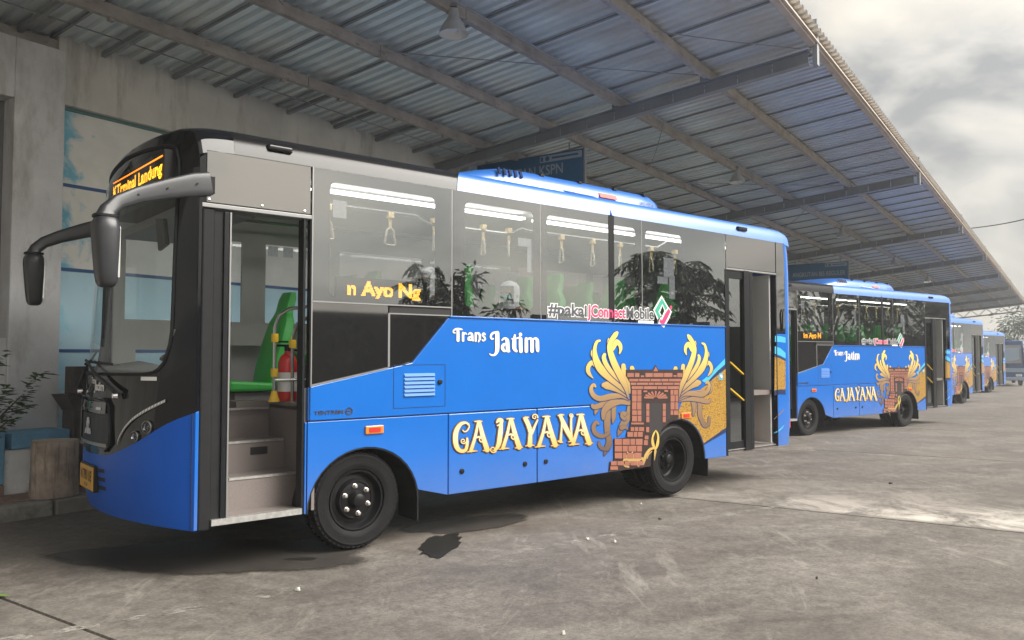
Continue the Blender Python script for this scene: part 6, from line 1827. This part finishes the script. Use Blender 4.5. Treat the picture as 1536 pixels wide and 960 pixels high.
def bushy(name, loc, h, rx, label, n=900, leaf=.16, mat='leaf_dark', cat='shrub', trunk=True, group='plants along the yard wall behind the camera', seed=1, narrow=.25, clumps=16, base=.15):
    r_ = random.Random(seed)
    root = empty(name, loc, 0, label, cat, group)
    tb = MB(); lf = MB()
    cl_ = []
    for k in range(clumps):
        a = r_.uniform(0, 6.28); q = r_.uniform(0, 1) ** .6; z = h * r_.uniform(base + .1, .95)
        rr = rx * q * (1.05 - .55 * z / h)
        cl_.append((Vector((rr * math.cos(a), rr * math.sin(a), z)), r_.uniform(.16, .34) * rx))
    cl_.append((Vector((0, 0, h * .95)), .18 * rx))
    for c, cr in cl_:
        z0 = max(.05, c.z * r_.uniform(.35, .6)); tb.tube([(0, 0, z0), (c.x * .4, c.y * .4, z0 + (c.z - z0) * .5), tuple(c)], [.03 * h / 3, .02 * h / 3, .008], 5, cap=False)
    tb.tube([(0, 0, -.1), (0, 0, h * .5), (0, 0, h * .85)], [.06 * h / 3, .045 * h / 3, .015], 7)
    tb.build('trunk', 'bark_grey', root)
    per = n // len(cl_)
    for c, cr in cl_:
        for q in range(per):
            v_ = Vector((r_.gauss(0, 1), r_.gauss(0, 1), r_.gauss(0, .8))); v_ = v_.normalized() * cr * r_.uniform(.2, 1.15)
            d = (v_.normalized() + Vector((0, 0, -.25)) + Vector((r_.uniform(-.5, .5), r_.uniform(-.5, .5), r_.uniform(-.3, .3))))
            add_leaf(lf, c + v_, d, leaf * r_.uniform(.7, 1.3), leaf * narrow * r_.uniform(.8, 1.3), .25)
    lf.build('crown', mat, root, fix=False)
    return root

# the yard's other side, which the bus windows mirror
M['yard_wall'] = plain('mossy_yard_wall', (.06, .062, .055), .9, var=.3, vscale=1.2, dirt=((.03, .035, .02), 1.5, .5))
yw = empty('yard_wall', at_bus(-6, -12.0, 0), BUS_A, 'long dark mossy boundary wall across the yard, mirrored in the bus windows', 'wall')
for k in range(14): box_part('wall_panel', 'yard_wall', yw, 4.0 * k, 4.0 * k + 3.96, -.1, .1, -1.0, 2.62)
for k in range(15): box_part('pier', 'yard_wall', yw, 4.0 * k - .2, 4.0 * k + .16, -.16, .16, -1.0, 2.75)
def gl(x, y): 
    p = at_bus(x, y, 0); return (p[0], p[1], ground_z(p))
papaya('papaya_tree', gl(17.6, -10.6), 4.3, 'papaya tree with hand shaped leaves mirrored in the last window before the rear door', 30, .62, .2)
papaya('papaya_tree', gl(19.6, -11.0), 4.2, 'second papaya tree right of the first, mirrored beside the rear door', 26, .6, .3)
papaya('papaya_tree', gl(8.6, -10.0), 3.55, 'young papaya mirrored right of the amber side display', 12, .34)
bushy('mango_sapling', gl(9.9, -10.2), 3.7, 1.0, 'tall mango sapling with drooping narrow leaves mirrored at the first window joint', 900, .26, seed=3)
bushy('mango_sapling', gl(8.9, -10.4), 2.9, .9, 'lower mango sapling left of the tall one', 600, .26, seed=5)
bushy('mango_sapling', gl(11.4, -10.3), 3.05, 1.1, 'broad low mango sapling right of the tall one', 700, .24, seed=8)
bushy('mango_sapling', gl(6.6, -10.0), 2.3, .9, 'low dark sapling mirrored in the glass under the first window', 500, .26, seed=11)
for k, (x, y, h, rx, lb) in enumerate(((29.5, -11, 6.5, 2.6, 'large rain tree across the yard nearest the papayas'), (34, -10.5, 7.5, 3.0, 'tallest rain tree across the yard'), (39, -11, 6.2, 2.6, 'round rain tree across the yard past the tallest one'), (45, -11, 7.0, 3.0, 'last but one rain tree across the yard'), (51, -12, 6.5, 3.0, 'last rain tree across the yard'))):
    bushy('rain_tree', gl(x, y), h, rx, lb, 1300, .34, 'leaf_dark', 'tree', seed=20 + k, narrow=.5, clumps=30, base=.25)

# far trees beyond the end of the canopy
def far_tree(loc, h, rx, label, seed, **k):
    return bushy('broadleaf_tree', loc, h, rx, label, k.pop('n', 2600), k.pop('leaf', .40), 'leaf_far', 'tree', group='trees beyond the end of the canopy', seed=seed, narrow=.5, clumps=k.pop('clumps', 26), base=k.pop('base', .45))
bushy('conifer', (40.5, 66, ground_z((40, 66))), 4.6, 1.0, 'small pointed pale conifer above the dark blue coach', 700, .3, 'leaf_far', 'tree', group='trees beyond the end of the canopy', seed=41, clumps=14)
far_tree((48.6, 73, ground_z((45, 70))), 6.2, 6.2, 'spreading tree whose pale branches reach in below the end of the canopy', 42, base=.66, n=3000)
for k, (x, y, h, rx) in enumerate(((62, 98, 6, 5), (72, 104, 5, 4.5), (84, 110, 7, 6), (52, 108, 5, 5))):
    far_tree((x, y, ground_z((x, y))), h, rx, ('low hazy tree far behind the coach', 'smaller hazy tree farther right, outside the yard', 'rightmost tall hazy tree outside the yard', 'hazy tree hidden beyond the end of the canopy')[k], 50 + k, n=900, clumps=14, base=.2)
# leafy shrub at the left edge
ls = empty('ornamental_shrub', can(3.50, 8.75, .14), 0, 'dark green shrub reaching in from the left edge in front of the grey column', 'shrub')
mb = MB(); p0 = Vector((-.25, -.1, 0))
tips = [(.50, -.20, 1.02), (.42, -.24, .80), (.12, -.1, 1.16), (.2, -.15, .92), (-.3, .05, 1.0)]
for tpz in tips: mb.tube([p0, p0.lerp(Vector(tpz), .5) + Vector((0, 0, .15)), tpz], [.02, .014, .006], 5)
mb.build('stem', 'bark_grey', ls)
lf = MB(); r_ = random.Random(6)
for tpz in tips:
    for k in range(80):
        q = p0.lerp(Vector(tpz), .55 + .45 * k / 46) + Vector((0, 0, .12 * (1 - k / 46)))
        a = r_.uniform(0, 6.28); add_leaf(lf, q + Vector((r_.uniform(-.03, .03), r_.uniform(-.03, .03), r_.uniform(-.02, .03))), (math.cos(a) + .5, math.sin(a), r_.uniform(-.1, .4)), r_.uniform(.07, .14), .05, .1, r_)
lf.build('crown', 'leaf_mid', ls, fix=False)
# overhead cable from the canopy end to a pole outside the frame
M['cable'] = plain('cable_black', (.05, .05, .05), .6)
cz = [(60.0, 60.0), ]
def ray_at(u, v, Y):
    cx, cz_ = (u - 768) / 1200, -(v - 480) / 1200
    ry = math.cos(_ph) - cz_ * math.sin(_ph); rz = math.sin(_ph) + cz_ * math.cos(_ph)
    return (cx * Y / ry, Y, CAM_H + rz * Y / ry)
mb = MB(); a, b_ = Vector(ray_at(1452, 343, 34)), Vector(ray_at(1600, 311, 30)); pts = [a.lerp(b_, k / 10) - Vector((0, 0, .12 * math.sin(math.pi * k / 10))) for k in range(11)]
mb.tube(pts, .022, 5); tag(mb.build('overhead_cable', 'cable'), 'single thin overhead cable crossing the sky right of the canopy', 'cable')

# ------------------------------------------------------------------ hazy air
mb = MB(); mb.box(-70, 150, -45, 180, -3.5, 12.5)
hm = bpy.data.materials.new('hazy_air'); hm.use_nodes = True; nt = hm.node_tree; nt.nodes.clear()
ho = nt.nodes.new("ShaderNodeOutputMaterial"); hv = nt.nodes.new("ShaderNodeVolumePrincipled")
hv.inputs['Density'].default_value = .0020; hv.inputs['Color'].default_value = (.93, .95, .97, 1); hv.inputs['Anisotropy'].default_value = .2
nt.links.new(hv.outputs[0], ho.inputs['Volume'])
M['haze'] = hm
tag(mb.build('haze', 'haze'), kind='stuff')
